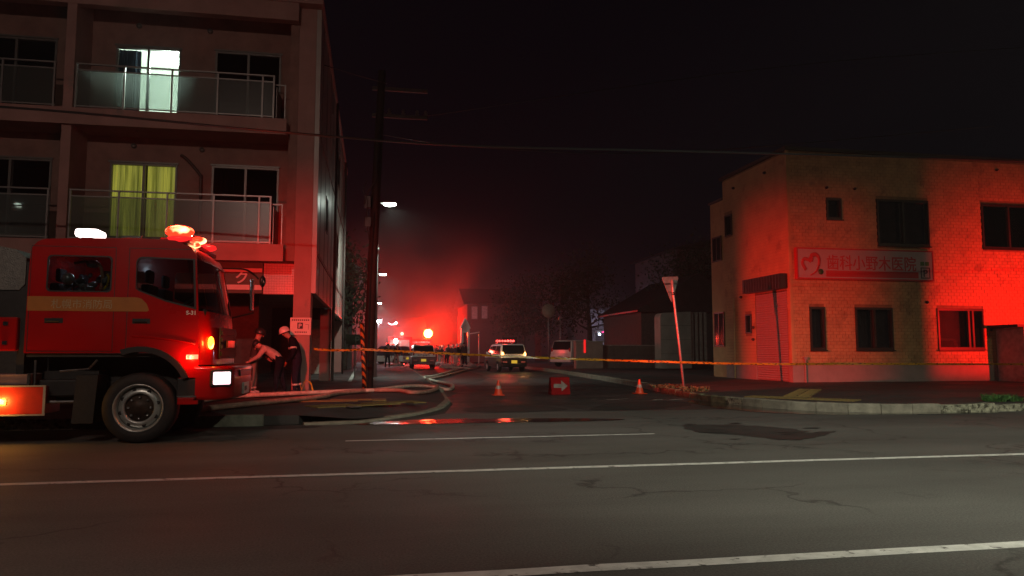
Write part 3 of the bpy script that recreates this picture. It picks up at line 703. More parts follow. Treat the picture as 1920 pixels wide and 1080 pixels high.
tube(b, smooth_path([(14.62, 23.03, 4.0), (14.5, 23.03, 4.22), (14.56, 23.03, 4.38), (14.72, 23.03, 4.36), (14.82, 23.03, 4.3)], 6), 0.06, 8)
tube(b, smooth_path([(14.8, 23.028, 4.3), (14.86, 23.028, 4.5), (15.02, 23.028, 4.54), (15.13, 23.028, 4.4), (15.1, 23.028, 4.15), (14.98, 23.028, 3.94), (14.78, 23.028, 3.82)], 6), 0.095, 8, r2=.02)
for v in b.verts: v.co.y = 23.03 + (v.co.y-23.03)*.12
sg(b, 'heart_swirl', M_sr)
b = new_bm(); lathe(b, [(0, -.006), (.1, -.004), (.1, .004), (0, .006)], (15.17, 23.028, 3.95), 'y', 20); sg(b, 'green_dot', M_sg)
b = new_bm(); bx(b, 19.1, 19.25, 23.03, 23.039, 4.24, 4.38); bx(b, 19.29, 19.44, 23.03, 23.039, 4.24, 4.38); sg(b, 'green_characters', M_sg)
b = new_bm(); plate(b, rect(19.1, 19.48, 3.78, 4.18), [rect(19.14, 19.44, 3.82, 4.14)], 23.03, 23.039); sg(b, 'parking_frame', mat('sign_dark', (.05, .04, .06), .5))
text_obj('lettering', 'P', 0.36, MATS['sign_dark'], SG, so_(19.19, 23.034, 3.85), (R(90), 0, 0), 0.004, 0.006)

# ================================================================== FIRE TRUCK
# local frame: x = 0 at the front bumper, negative rearwards; y = 0 near side; z up
FT = thing('fire_truck', 'red double cab fire truck with lit beacons parked at the left kerb', 'fire truck', (-2.17, 10.66, 0))
def ft(bm, name, m, par=None, **k): return build(name, bm, m, par or FT, **k)
def ftb(name, x0, x1, y0, y1, z0, z1, m, par=None, bevel=0, **k):
    b = new_bm(); bx(b, x0, x1, y0, y1, z0, z1); return build(name, b, m, par or FT, bevel, **k)
W = 1.95
def arc(cx, cz, r, a0, a1, n): return [(cx + r*math.cos(R(a0+(a1-a0)*i/n)), cz + r*math.sin(R(a0+(a1-a0)*i/n))) for i in range(n+1)]
WX = -0.88       # wheel centre
def rrect(x0, x1, z0, z1, r, n=3):
    return arc(x1-r, z1-r, r, 0, 90, n) + arc(x0+r, z1-r, r, 90, 180, n) + arc(x0+r, z0+r, r, 180, 270, n) + arc(x1-r, z0+r, r, 270, 360, n)
sil = [(-2.30, 1.19)] + [(-2.29, 2.2)] + arc(-2.08, 2.50, 0.2, 178, 95, 5) + [(-1.6, 2.725), (-0.9, 2.735), (-0.5, 2.72), (-0.30, 2.64), (-0.22, 2.5), (-0.17, 1.7), (-0.15, 1.2), (-0.15, 0.86)] + [(-0.40, 0.86)] + arc(WX, 0.62, 0.60, 20, 108, 8) + [(-1.12, 1.19)]
hole_r = rrect(-2.06, -1.29, 2.01, 2.475, .05)
hole_f = [(-0.97, 2.06), (-0.93, 2.03), (-0.6, 1.9), (-0.22, 1.80), (-0.255, 2.46)] + arc(-0.90, 2.40, 0.075, 95, 180, 3)
for side, y0, y1 in ((0, 0.0, 0.035), (1, W-.035, W)):
    b = new_bm(); plate(b, sil, [hole_r, hole_f], y0, y1); ft(b, 'cab_side', M_red)
    b = new_bm(); plate(b, hole_r, [], y0+.012, y0+.02); ft(b, 'side_window', M_glass_car)
    b = new_bm(); plate(b, hole_f, [], y0+.012, y0+.02); ft(b, 'side_window', M_glass_car)
# window seals on the near side
for h in (hole_r, hole_f):
    cx = sum(p[0] for p in h)/len(h); cz = sum(p[1] for p in h)/len(h)
    b = new_bm(); plate(b, [(cx+(p[0]-cx)*1.035, cz+(p[1]-cz)*1.05) for p in h], [[(cx+(p[0]-cx)*.985, cz+(p[1]-cz)*.975) for p in h]], -.006, -.001); ft(b, 'window_seal', M_blackp)
# roof and rear skin
b = new_bm(); top = [(-2.30, 1.19), (-2.29, 2.2)] + arc(-2.08, 2.50, 0.2, 178, 95, 5) + [(-1.6, 2.725), (-0.9, 2.735), (-0.5, 2.72), (-0.30, 2.64), (-0.22, 2.5)]
for p, q in zip(top, top[1:]):
    f = b.faces.new([b.verts.new(v) for v in ((p[0], .03, p[1]), (q[0], .03, q[1]), (q[0], W-.03, q[1]), (p[0], W-.03, p[1]))]); f.smooth = True
bmesh.ops.remove_doubles(b, verts=b.verts, dist=.001)
ft(b, 'roof', M_red)
ftb('cab_floor', -2.28, -0.2, .04, W-.04, 1.14, 1.186, M_under)
# nose: plan outline with rounded corners, x set back with height
def xf(z):
    P = [(0.5, -.02), (1.0, 0.0), (1.2, -.005), (1.7, -.05), (1.78, -.065), (2.5, -.20), (2.58, -.25), (2.66, -.34)]
    for (a, xa), (c, xc) in zip(P, P[1:]):
        if z <= c: return xa + (xc-xa)*(z-a)/(c-a)
    return P[-1][1]
def nose(zs, ny0, ny1, off=0.0):
    """strip of the nose skin between plan parameters"""
    plan = []
    r = .2
    plan = [(-.2, 0.0)] + [(-r + r*math.sin(R(a)), r - r*math.cos(R(a))) for a in range(0, 91, 15)] + [(0.03, W*.3), (0.04, W*.5), (0.03, W*.7)] + [(-r + r*math.cos(R(a)), W - r + r*math.sin(R(a))) for a in range(0, 91, 15)] + [(-.2, W)]
    plan = plan[ny0:len(plan)-ny1] if ny1 else plan[ny0:]
    b = new_bm(); rows = []
    for z in zs: rows.append([b.verts.new((max(px + xf(z) + off, -.2 - .13*max(0, z-1.7)/.8*1.0 if px <= -.19 else -9), py, z)) for px, py in plan])
    for r0, r1 in zip(rows, rows[1:]):
        for i in range(len(plan)-1):
            f = b.faces.new((r0[i], r0[i+1], r1[i+1], r1[i])); f.smooth = True
    return b
ft(nose([1.03, 1.2, 1.45, 1.7, 1.76], 0, 0), 'nose_panel', M_red)
ft(nose([2.47, 2.55, 2.66], 0, 0), 'windscreen_header', M_red)
ft(nose([1.765, 2.0, 2.25, 2.465], 2, 2, -.004), 'windscreen', M_glass_car)
b = new_bm()
tube(b, [(xf(1.76)-.15, W-.03, 1.76), (xf(2.47)-.13, W-.03, 2.48)], .045, 8)
ft(b, 'windscreen_pillar', M_red)
b = new_bm(); tube(b, [(0.01+xf(1.8)-.03, W-.16, 1.76), (xf(2.47)-.03, W-.16, 2.47)], .03, 6); ft(b, 'windscreen_pillar', M_red)
ftb('dashboard', -.55, -.09, .06, W-.06, 1.55, 1.80, M_blackp, bevel=.03)
b = new_bm(); 
for z in (1.15, 1.25, 1.35, 1.45): bx(b, .045, .07, .42, W-.42, z, z+.055)
bx(b, .035, .05, .38, W-.38, 1.11, 1.55); ft(b, 'grille', M_under)
b = new_bm(); bx(b, .07, .095, .7, W-.7, 1.27, 1.37); ft(b, 'grille_badge', M_red)
# bumper
b = new_bm(); zz = [.56, .60, .97, 1.01]; pl = [(-.18, -.01)] + [(.0 + .28*math.sin(R(a)), .27 - .28*math.cos(R(a))) for a in range(0, 91, 15)] + [(.31, W*.5)] + [(.0 + .28*math.cos(R(a)), W-.27 + .28*math.sin(R(a))) for a in range(0, 91, 15)] + [(-.18, W+.01)]
rows = [[b.verts.new((px + (0 if 0 < k < 3 else -.02), py, z)) for px, py in pl] for k, z in enumerate(zz)]
for r0, r1 in zip(rows, rows[1:]):
    for i in range(len(pl)-1): f = b.faces.new((r0[i], r0[i+1], r1[i+1], r1[i])); f.smooth = True
b.faces.new(rows[0]); b.faces.new(rows[-1]); bp_ = ft(b, 'bumper', M_red)
M_head = hot('headlight_glow', (1.0, .62, .66), (1.0, .97, 1.0), 2.4, 9); M_amb = hot('indicator_glow', (1.0, .22, .01), (1.0, .55, .12), 16)
for sy in (1, -1):
    th_ = R(60); cx_, cy_ = .15, .025
    for nm, hw_, hz_, d0_, d1_, m_ in (('headlight_bezel', .145, .115, -.06, .012, M_blackp), ('headlight', .12, .088, -.04, .025, M_head if sy > 0 else M_chrome)):
        b = new_bm(); bx(b, d0_, d1_, -hw_, hw_, -hz_, hz_)
        for v in b.verts:
            p = Vector(v.co); p.rotate(Matrix.Rotation(-th_, 3, 'Z')); v.co = Vector((p.x + cx_, p.y + cy_, p.z + .85))
            if sy < 0: v.co.y = W - v.co.y
        ft(b, nm, m_, bevel=.02)
b = new_bm(); bx(b, .30, .325, .75, 1.2, .60, .76); pl_ = ft(b, 'number_plate', mat('plate_pale', (.55, .56, .52), .4)); text_obj('plate_lettering', '88-0', .1, M_ink, pl_, (.3265, .82, .64), (R(90), 0, R(90)), .001)
b = new_bm(); bx(b, .28, .315, .5, 1.45, .86, .95); ft(b, 'bumper_intake', M_blackp)
for y in (.14, W-.14):
    b = new_bm(); bmesh.ops.create_uvsphere(b, u_segments=14, v_segments=8, radius=.075)
    for v in b.verts: v.co = Vector((v.co.x*.5 - .02, v.co.y + (y-.03 if y < 1 else y+.03), v.co.z*1.15 + 1.33))
    ft(b, 'indicator', M_amb if y < 1 else M_blackp, smooth=True)
# body line, door seams, handles, stripe
b = new_bm()
plate(b, rect(-2.27, -1.235, 1.21, 2.605), [rect(-2.263, -1.242, 1.217, 2.598)], -.0035, 0); ft(b, 'door_seam', M_blackp)
b = new_bm(); plate(b, [(-1.075, 1.22), (-1.067, 1.22), (-1.067, 2.597), (-.29, 2.597), (-.29, 2.605), (-1.075, 2.605)], [], -.0035, 0); ft(b, 'door_seam', M_blackp)
M_stripe = mat('amber_reflective_stripe', (0.40, 0.13, 0.012), .55, var=.06)
b = new_bm(); plate(b, [(-2.285, 1.745), (-.83, 1.745), (-.80, 1.76), (-.83, 1.85), (-.9, 1.92), (-.97, 1.935), (-2.285, 1.935)], [], -.006, -.002); st = ft(b, 'stripe', M_stripe)
text_obj('stripe_lettering', '札幌市消防局', .13, mat('stripe_letter', (.42, .30, .16), .5), st, (-2.0, -.0065, 1.79), (R(90), 0, 0), .0008, .0, width=.74)
text_obj('unit_number', 'S-31', .075, M_white, FT, (-.33, -.001, 1.71), (R(90), 0, 0), .001, .0015)
for x in (-2.05, -.98):
    b = new_bm(); bx(b, x-.02, x+.2, -.008, -.001, 1.585, 1.65); h = ft(b, 'handle_recess', M_blackp); b = new_bm(); tube(b, [(x, -.02, 1.61), (x+.16, -.02, 1.61)], .013, 6); build('door_handle', b, M_blackp, h)
b = new_bm(); tube(b, smooth_path([(-1.0, -.002, 1.42), (-.7, -.008, 1.40), (-.4, -.008, 1.36), (-.2, -.002, 1.32)], 4), .018, 6); ft(b, 'body_crease', M_red)
# wheel arch lip, lower corner, step
b = new_bm(); oa = arc(WX, .62, .66, 22, 112, 10); ia = arc(WX, .62, .585, 22, 112, 10); plate(b, oa + ia[::-1], [], -.05, .0); ft(b, 'wheel_arch', M_blackp)
b = new_bm(); oa = arc(WX, .62, .60, 10, 115, 10); 
for p, q in zip(oa, oa[1:]): b.faces.new([b.verts.new(v) for v in ((p[0], 0.01, p[1]), (q[0], .01, q[1]), (q[0], .5, q[1]), (p[0], .5, p[1]))])
ft(b, 'wheel_housing', M_under)
ftb('step_corner', -.42, -.14, .0, .22, .5, .855, M_under, bevel=.02); ftb('lower_valance', -.40, -.14, -.01, .05, .50, .60, M_red, bevel=.01); ftb('step_edge', -.40, -.16, -.02, .12, .603, .62, M_chrome)
b = new_bm(); bx(b, -.30, -.155, -.03, -.004, 1.11, 1.17); ft(b, 'side_flasher', hot('side_flasher_glow', (1, .04, .02), (1, .35, .12), 12, 14))
# wheels
def wheel(x, y, side, z=0.465, rad=.465, par=None):
    b = new_bm(); s = side
    lathe(b, [(rad-.17, 0), (rad-.12, -.02*s), (rad-.03, -.01*s), (rad, .04*s), (rad, .22*s), (rad-.03, .27*s), (rad-.17, .27*s)], (x, y, z), 'y', 36)
    t = build('wheel', b, M_dark, par)
    b = new_bm(); m_r = mat('rim_steel', (.42, .45, .43), .34, .6, var=.12, scale=10)
    lathe(b, [(.318, -.012*s), (.31, -.022*s), (.296, -.010*s), (.290, .04*s), (.275, .06*s)], (x, y, z), 'y', 36); rm = build('rim', b, m_r, t)
    b = new_bm(); lathe(b, [(.274, .075*s), (.262, .055*s), (.205, .02*s), (.185, .03*s), (.180, .06*s)], (x, y, z), 'y', 36); build('rim_dish', b, m_r, t)
    b = new_bm(); lathe(b, [(.288, .085*s), (.18, .085*s), (.178, .065*s), (.10, .06*s), (.095, .02*s), (.0, .015*s)], (x, y, z), 'y', 30); build('hub', b, mat('rusty_hub', (.05, .032, .022), .6, var=.3, scale=15), t)
    for k in range(8):
        a = 2*PI*k/8+.28; cx, cz = x + .238*math.cos(a), z + .238*math.sin(a); b = new_bm()
        lathe(b, [(0, -.004*s), (.026, -.004*s), (.026, .03*s), (0, .03*s)], (cx, y+.040*s, cz), 'y', 10); build('rim_opening', b, M_dark, t)
        a = 2*PI*k/8; b = new_bm(); lathe(b, [(0, 0), (.015, 0), (.018, .03*s), (0, .03*s)], (x+.14*math.cos(a), y+.035*s, z+.14*math.sin(a)), 'y', 6); build('wheel_nut', b, M_steel, t)
    return t
wheel(WX, -.005, 1, par=FT); wheel(WX, W-.2, -1, par=FT); 
wheel(-4.6, .0, 1, par=FT); wheel(-4.6, W-.2, -1, par=FT)
# chassis, flap, tanks and body
b = new_bm(); bx(b, -6.2, -.2, .45, .58, .62, .8); bx(b, -6.2, -.2, W-.58, W-.45, .62, .8); bx(b, -1.0, -.76, .2, W-.2, .4, .52); bx(b, -2.2, -1.5, .35, .95, .55, .95); bx(b, -1.4, -.3, .5, 1.4, .6, 1.13); ft(b, 'chassis', M_under)
ftb('air_tank_bracket', -2.15, -1.62, .12, .5, .62, .84, M_under, bevel=.02); b = new_bm(); tube(b, [(-2.15, .28, .72), (-1.65, .28, .72)], .1, 12); ft(b, 'air_tank', M_under)
ftb('under_cab_block', -2.3, -.35, .75, 1.3, .55, 1.13, M_under)  # dark block added to hide the red-lit garage wall under the cab
b = new_bm(); bx(b, -1.66, -1.40, .02, .40, .27, .9); 
for v in b.verts:
    if v.co.z < .5: v.co.x -= .04
ft(b, 'mud_flap', M_dark)
b = new_bm(); tube(b, [(-2.1, .1, .55), (-1.55, .1, .55)], .02, 6); tube(b, [(-1.9, .12, .95), (-1.55, .12, .98), (-1.45, .12, 1.1)], .015, 6); tube(b, [(-2.2, .12, .5), (-2.2, .12, 1.1)], .015, 6); ft(b, 'air_pipe', M_steel)
ftb('side_skirt', -6.2, -2.02, -.02, .5, .40, .76, mat('skirt_red', (.38, .02, .01), .35, coat=.4), bevel=.01)
b = new_bm(); bx(b, -6.2, -2.0, -.035, -.0215, .755, .775); bx(b, -6.2, -2.0, -.035, -.0215, .385, .405); bx(b, -2.03, -2.0, -.034, -.0215, .405, .755); ft(b, 'skirt_trim', M_alu)
b = new_bm(); bx(b, -2.62, -2.46, -.05, -.023, .53, .60); ft(b, 'side_marker', hot('marker_amber', (1, .35, .02), (1, .8, .35), 14, 12), bevel=.01)
ftb('side_step_box', -6.2, -2.22, .03, .5, .78, .92, mat('box_grey', (.22, .14, .13), .5), bevel=.01)
b = new_bm(); bx(b, -2.24, -2.21, .0, .03, .78, .93); ft(b, 'step_trim', M_chrome)
ftb('locker', -6.2, -2.40, 0.02, W-.02, 1.22, 1.66, M_red, bevel=.02)
b = new_bm(); 
for zc in (1.3, 1.55): bx(b, -2.56, -2.50, -.005, .018, zc, zc+.05)
ft(b, 'locker_latch', M_chrome)
ftb('pump_deck', -6.2, -2.42, .1, W-.1, 1.66, 2.02, M_under)
M_check = mat('chequer_plate', (.17, .17, .16), .5, .5, var=.15, scale=30, bump=.6, bscale=60)
b = new_bm(); plate(b, [(-6.2, 2.02), (-2.43, 2.02), (-2.36, 2.1), (-2.36, 2.45), (-2.5, 2.56), (-2.7, 2.60), (-6.2, 2.62)], [], .08, W-.08); ft(b, 'top_locker', M_check)
b = new_bm(); bx(b, -2.42, -2.33, .1, W-.1, .9, 2.4); ft(b, 'rear_bulkhead', M_under)
# interior
M_seat = mat('seat_vinyl', (.03, .035, .045), .7); M_gearm = mat('kit_grey', (.16, .20, .22), .6, var=.4, scale=8)
for x in (-2.1, -.95):
    for y in (.35, 1.15):
        b = new_bm(); bx(b, x-.08, x+.05, y, y+.45, 1.5, 2.15); bx(b, x-.05, x+.02, y+.1, y+.35, 2.17, 2.36); bx(b, x, x+.45, y, y+.45, 1.3, 1.5); ft(b, 'seat', M_seat, bevel=.03)
b = new_bm()
for k in range(26):
    rg = random.Random(k+40); x = rg.uniform(-2.0, -1.35); y = rg.uniform(.12, .6); z = 2.03 + abs(rg.gauss(0, .13)); s = rg.uniform(.02, .055)
    bmesh.ops.create_icosphere(b, subdivisions=1, radius=s, matrix=Matrix.Translation((x, y, z)) @ Matrix.Scale(1.6, 4, (rg.random(), rg.random(), rg.random())))
ft(b, 'stowed_equipment', M_gearm, smooth=True)
b = new_bm(); tube(b, smooth_path([(-1.82, .2, 2.4), (-1.65, .2, 2.43), (-1.5, .18, 2.38), (-1.45, .18, 2.2), (-1.47, .18, 2.05)], 5), .022, 6); ft(b, 'hose_strap', mat('tan_strap', (.5, .30, .2), .6))
b = new_bm(); bmesh.ops.create_uvsphere(b, u_segments=12, v_segments=8, radius=.09, matrix=Matrix.Translation((-1.6, .25, 2.4)) @ Matrix.Scale(.6, 4, (0, 0, 1)))
bmesh.ops.create_uvsphere(b, u_segments=12, v_segments=8, radius=.08, matrix=Matrix.Translation((-1.92, .3, 2.2))); ft(b, 'helmet', mat('helmet_silver', (.5, .55, .55), .3, .4), smooth=True)
b = new_bm(); tube(b, smooth_path([(-1.40, .09, 2.04), (-1.36, .09, 2.12), (-1.345, .09, 2.2), (-1.37, .09, 2.25)], 4), .014, 6); ft(b, 'grab_handle', mat('yellow_handle', (.8, .6, .02), .4))
b = new_bm(); lathe(b, [(.17, -.015), (.185, 0), (.17, .015), (.155, 0), (.17, -.015)], (0, 0, 0), 'z', 24)
for v in b.verts: v.co = Vector((v.co.x*.8 - v.co.z*.5 - .45, v.co.y + .5, v.co.z + v.co.x*.6 + 1.86))
ft(b, 'steering_wheel', M_blackp)
# mirrors
b = new_bm(); tube(b, smooth_path([(-.3, W-.05, 2.55), (.05, W+.1, 2.56), (.18, W+.28, 2.5), (.26, W+.32, 2.42)], 4), .015, 6); ft(b, 'mirror_arm', M_blackp); b = new_bm(); tube(b, [(-.1, W+.0, 1.75), (.2, W+.28, 1.85)], .012, 6); ft(b, 'mirror_arm', M_blackp)
b = new_bm(); bx(b, .14, .19, W+.2, W+.38, 1.88, 2.42); ft(b, 'mirror', M_chrome, bevel=.02)
b = new_bm(); bmesh.ops.create_uvsphere(b, u_segments=14, v_segments=8, radius=.1, matrix=Matrix.Translation((.33, W+.3, 2.38)) @ Matrix.Scale(.5, 4, (1, 0, 0))); ft(b, 'round_mirror', M_blackp, smooth=True)
b = new_bm(); bmesh.ops.create_uvsphere(b, u_segments=14, v_segments=8, radius=.055, matrix=Matrix.Translation((.36, W+.27, 2.37)) @ Matrix.Scale(.5, 4, (1, 0, 0))); ft(b, 'mirror_glass', M_chrome, smooth=True)
# roof lamps
b = new_bm(); bx(b, -1.76, -1.62, .22, .5, 2.715, 2.765); ft(b, 'lamp_base', M_blackp)
b = new_bm(); bx(b, -1.83, -1.53, .16, .5, 2.765, 2.875); ft(b, 'white_roof_lamp', emit('white_roof_lamp_glow', (1.0, .86, .82), 7), bevel=.035)
b = new_bm(); bx(b, -.72, -.34, .08, 1.87, 2.70, 2.765); ft(b, 'light_bar_base', M_red, bevel=.01)
M_bh = hot('beacon_glow', (1.0, .02, .006), (1.0, .62, .25), 4, 5); M_bd = emit('beacon_red_dim', (1.0, .02, .02), 1.1, (.4, .01, .01))
def pod(x, y, z, sx, sy, sz, m, rz=0, nm='beacon_lens'):
    b = new_bm(); bmesh.ops.create_uvsphere(b, u_segments=20, v_segments=10, radius=1)
    for v in b.verts:
        p = Vector((v.co.x*sx, v.co.y*sy, v.co.z*sz)); p.rotate(Matrix.Rotation(rz, 3, 'Z')); v.co = p + Vector((x, y, z))
    return ft(b, nm, m, smooth=True)
pod(-.48, .12, 2.86, .19, .12, .088, M_bh); pod(-.48, .14, 2.76, .17, .12, .055, M_bd)
pod(-.33, .56, 2.80, .11, .13, .055, M_bh, .6); pod(-.36, .44, 2.72, .09, .1, .045, M_bh, .5); pod(-.36, 1.36, 2.80, .12, .13, .05, M_bd, .3); pod(-.5, 1.7, 2.85, .16, .15, .06, M_bd)
for y_ in (.05, 1.8): ftb('roof_rail', -1.2, -.95, y_, y_+.04, 2.745, 2.775, M_chrome)
ftb('cab_fill_lamp', -1.75, -1.6, .9, 1.05, 2.66, 2.70, emit('cab_fill_glow', (.8, .9, 1), 6))  # glowing lamp added, with the point light below, to brighten the cab interior
lamp('POINT', (-2.17-1.67, 10.66+.97, 2.6), 3.2, (.75, .85, 1.0), .05)
# rain beads
b = new_bm()
for k in range(22):
    rg = random.Random(k+900); z = rg.uniform(1.1, 1.72); y = rg.uniform(.3, W-.3); s = rg.uniform(.003, .006)
    bmesh.ops.create_icosphere(b, subdivisions=1, radius=s, matrix=Matrix.Translation((xf(z)+.035+rg.uniform(-.004, .01), y, z)))
ft(b, 'rain_drops', M_chrome, smooth=True)['kind'] = 'stuff'

# light given off by the truck's own lamps
lamp('POINT', (-2.78, 10.75, 3.02), 30, (1, .045, .02), .06)
lamp('POINT', (-2.5, 11.9, 3.02), 40, (1, .045, .02), .06)
# rotating beacon on the light bar: a small bright source behind added black baffle plates that narrow its beam
BX, BY, BZ = -2.72, 11.55, 2.93
def beam_baffles(parent, origin, c, az_list, z0, z1, near=.06, wd=.09):  # upright black plates added to cut the side edges of a beam
    for a0, a1 in az_list:
        b = new_bm(); p = [Vector((c[0]+near*math.cos(R(a0)), c[1]+near*math.sin(R(a0)), 0)), Vector((c[0]+(near+wd*.2)*math.cos(R(a1)), c[1]+(near+wd*.2)*math.sin(R(a1)), 0))]
        d_ = (p[1]-p[0]).normalized(); n_ = Vector((-d_.y, d_.x, 0))*.002
        q = [p[0]-n_, p[1]-n_, p[1]+n_, p[0]+n_]; A = [b.verts.new((v.x-origin[0], v.y-origin[1], z0-origin[2])) for v in q]; B = [b.verts.new((v.x-origin[0], v.y-origin[1], z1-origin[2])) for v in q]
        b.faces.new(A); b.faces.new(B)
        for i in range(4): b.faces.new((A[i], A[(i+1) % 4], B[(i+1) % 4], B[i]))
        build('beam_baffle', b, M_blackp, parent)
beam_baffles(FT, (-2.17, 10.66, 0), (BX, BY), ((42.0, 95), (29.8, -18)), BZ-.07, BZ+.07)
b = new_bm(); bx(b, BX+2.17+.04, BX+2.17+.055, BY-10.66-.02, BY-10.66+.09, 2.77, BZ-.0135); build('baffle_lip', b, M_blackp, FT)  # lip added to keep the red beam off the ground
b = new_bm(); bx(b, BX+2.17-.04, BX+2.17+.07, BY-10.66-.07, BY-10.66+.07, 2.735, 2.855); build('beacon_foot', b, M_blackp, FT)
lamp('SPOT', (BX, BY, BZ), 25000, (1, .018, .008), .0015, aim=(BX+math.cos(R(36.5)), BY+math.sin(R(36.5)), BZ-.10), size=37, blend=1.0)
lamp('SPOT', (-2.6, 11.9, 3.0), 600, (1, .04, .015), .05, aim=(16.3, 24.0, 3.0), size=44, blend=.9)  # added weak red fill for the clinic wall between the two beams
lamp('SPOT', (-2.6, 12.3, 2.98), 2100, (1, .025, .018), .06, aim=(-2.0, 20.2, 1.2), size=76, blend=1.0)
lamp('POINT', (-2.42, 10.55, 1.13), 5, (1, .12, .04), .03)
lamp('POINT', (-2.1, 10.55, 1.34), 5, (1, .35, .05), .03)
lamp('SPOT', (-1.85, 10.5, .85), 350, (1, .97, .92), .05, aim=(8, 11.5, .25), size=40, blend=.8)
lamp('POINT', (-4.72, 10.52, .56), 14, (1, .40, .06), .04)

# ================================================================== STREET LIGHTS
M_pole = mat('galvanised_pole', (.36, .37, .36), .45, .5, var=.1)
def street_lamp(x, y, h, arm, label, head=(0.85, 1.0, 0.86), power=2200, em=40, tilt=0, cone=115, bl=.8, ay=0):
    t = thing('street_lamp', label, 'street lamp', (x, y, .15), 0, 'street lamps along the side street')
    b = new_bm(); tube(b, [(0, 0, 0), (0, 0, h*.5), (0, 0, h-.15)], .085, 10, r2=.055); build('pole', b, M_pole, t)
    b = new_bm(); tube(b, [(0, 0, h*.72), (0, 0, h*.72+.12)], .1, 10); build('collar', b, M_pole, t)
    b = new_bm(); tube(b, [(0, 0, h-.2), (arm[0]*.3, arm[1]*.3, h-.02), (arm[0], arm[1], h)], .035, 8); build('arm', b, M_pole, t)
    b = new_bm(); d = Vector((arm[0], arm[1], 0)).normalized(); a = Vector((-d.y, d.x, 0))
    for k, (s, w_, z_) in enumerate(((-.05, .06, .05), (.1, .13, .06), (.45, .14, .05), (.58, .07, .02))):
        pass
    bx(b, -.05, .5, -.13, .13, .0, .07); hd = build('lamp_head', b, M_pole, t, .02); hd.location = (arm[0], arm[1], h-.03); hd.rotation_euler = (0, 0, math.atan2(arm[1], arm[0]))
    b = new_bm(); bmesh.ops.create_uvsphere(b, u_segments=14, v_segments=8, radius=1)
    for v in b.verts: v.co = Vector((v.co.x*.27+.23, v.co.y*.13, v.co.z*.10))
    ln = build('lamp_lens', b, emit('lamp_lens_glow', head, em), hd, smooth=True); ln.location = (0, 0, -.02)
    L_ = lamp('SPOT', (x + arm[0] + d.x*.25, y + arm[1]+d.y*.25, .15 + h - .14), power, head, .12, aim=(x + arm[0] + d.x*tilt, y + arm[1] + d.y*tilt + ay, 0), size=cone, blend=bl)
    return t
street_lamp(.08, 31, 7.25, (.28, 0), 'nearest tall street lamp, lit, right behind the utility pole', power=2600, em=60, tilt=2.5, cone=146, bl=.6, ay=5)
street_lamp(.10, 60, 7.25, (.35, 0), 'second street lamp down the side street, lit greenish white', power=1000, em=80, tilt=2.5, cone=140)
street_lamp(.15, 96, 7.2, (.35, 0), 'third street lamp, small and far, lit white', power=1200, em=60, tilt=2.5)
# lamps of the main road, on poles of the near pavement (they give the road its light)
street_lamp(7.5, -4.9, 9.0, (0, 2.4), 'tall street lamp on the near pavement lighting the main road', power=12800, em=20, head=(.98, 1.0, .80), tilt=10.6, cone=72)
street_lamp(-19, -4.9, 9.0, (0, 2.4), 'tall street lamp on the near pavement further left', power=5200, em=20, head=(1.0, .80, .62), tilt=9, cone=84)
street_lamp(26, -4.9, 9.0, (0, 2.4), 'tall street lamp on the near pavement further right', power=2300, em=20, head=(1.0, .86, .52), tilt=11, cone=104)

street_lamp(-5, -4.9, 9.0, (0, 2.4), 'street lamp on the near pavement opposite the fire truck', power=2900, em=20, head=(1.0, .74, .60), tilt=10, cone=138)

# ================================================================== UTILITY POLE AND WIRES
UP = thing('utility_pole', 'tall concrete utility pole with crossarm and cable boxes at the left corner', 'utility pole', (-.14, 21.3, .15))
b = new_bm(); tube(b, [(0, 0, 0), (.1, 0, 4), (.27, 0, 9.2)], .155, 16, r2=.11); build('pole', b, mat('weathered_pole', (.028, .020, .017), .8, var=.2, scale=4), UP)
M_arm = mat('rusty_crossarm', (.03, .022, .02), .7)
box('crossarm', .0, 1.6, -.05, .05, 8.62, 8.72, M_arm, UP); ca = box('crossarm', .0, 1.6, -.05, .05, 7.82, 7.92, M_arm, UP)
for x in (.5, .9, 1.3, 1.55):
    b = new_bm(); lathe(b, [(0, 0), (.05, 0), (.06, .05), (.04, .08), (.06, .12), (.03, .16), (0, .16)], (x, 0, 7.93), 'z', 10); build('insulator', b, mat('porcelain', (.08, .06, .06), .3), ca)
b = new_bm(); bx(b, -.18, .02, -.28, -.16, 5.1, 5.45); bx(b, -.16, .04, -.26, -.15, 4.55, 4.85); build('cable_box', b, M_blackp, UP, .02)
b = new_bm(); tube(b, smooth_path([(.2, -.16, 6.6), (.16, -.22, 6.3), (.18, -.2, 6.0), (.0, -.2, 5.7), (-.1, -.25, 5.5), (-.16, -.3, 5.2)], 5), .022, 6); tube(b, smooth_path([(-.1, -.2, 5.9), (-.2, -.25, 5.6), (-.08, -.28, 5.3), (-.1, -.25, 4.8), (-.02, -.2, 4.2)], 5), .018, 6); build('cable_loop', b, mat('shiny_cable', (.05, .05, .05), .15), UP)
b = new_bm(); tube(b, [(-.02, -.2, .1), (.02, -.19, 3.0), (.1, -.18, 5.0)], .03, 6); build('cable_duct', b, M_blackp, UP)
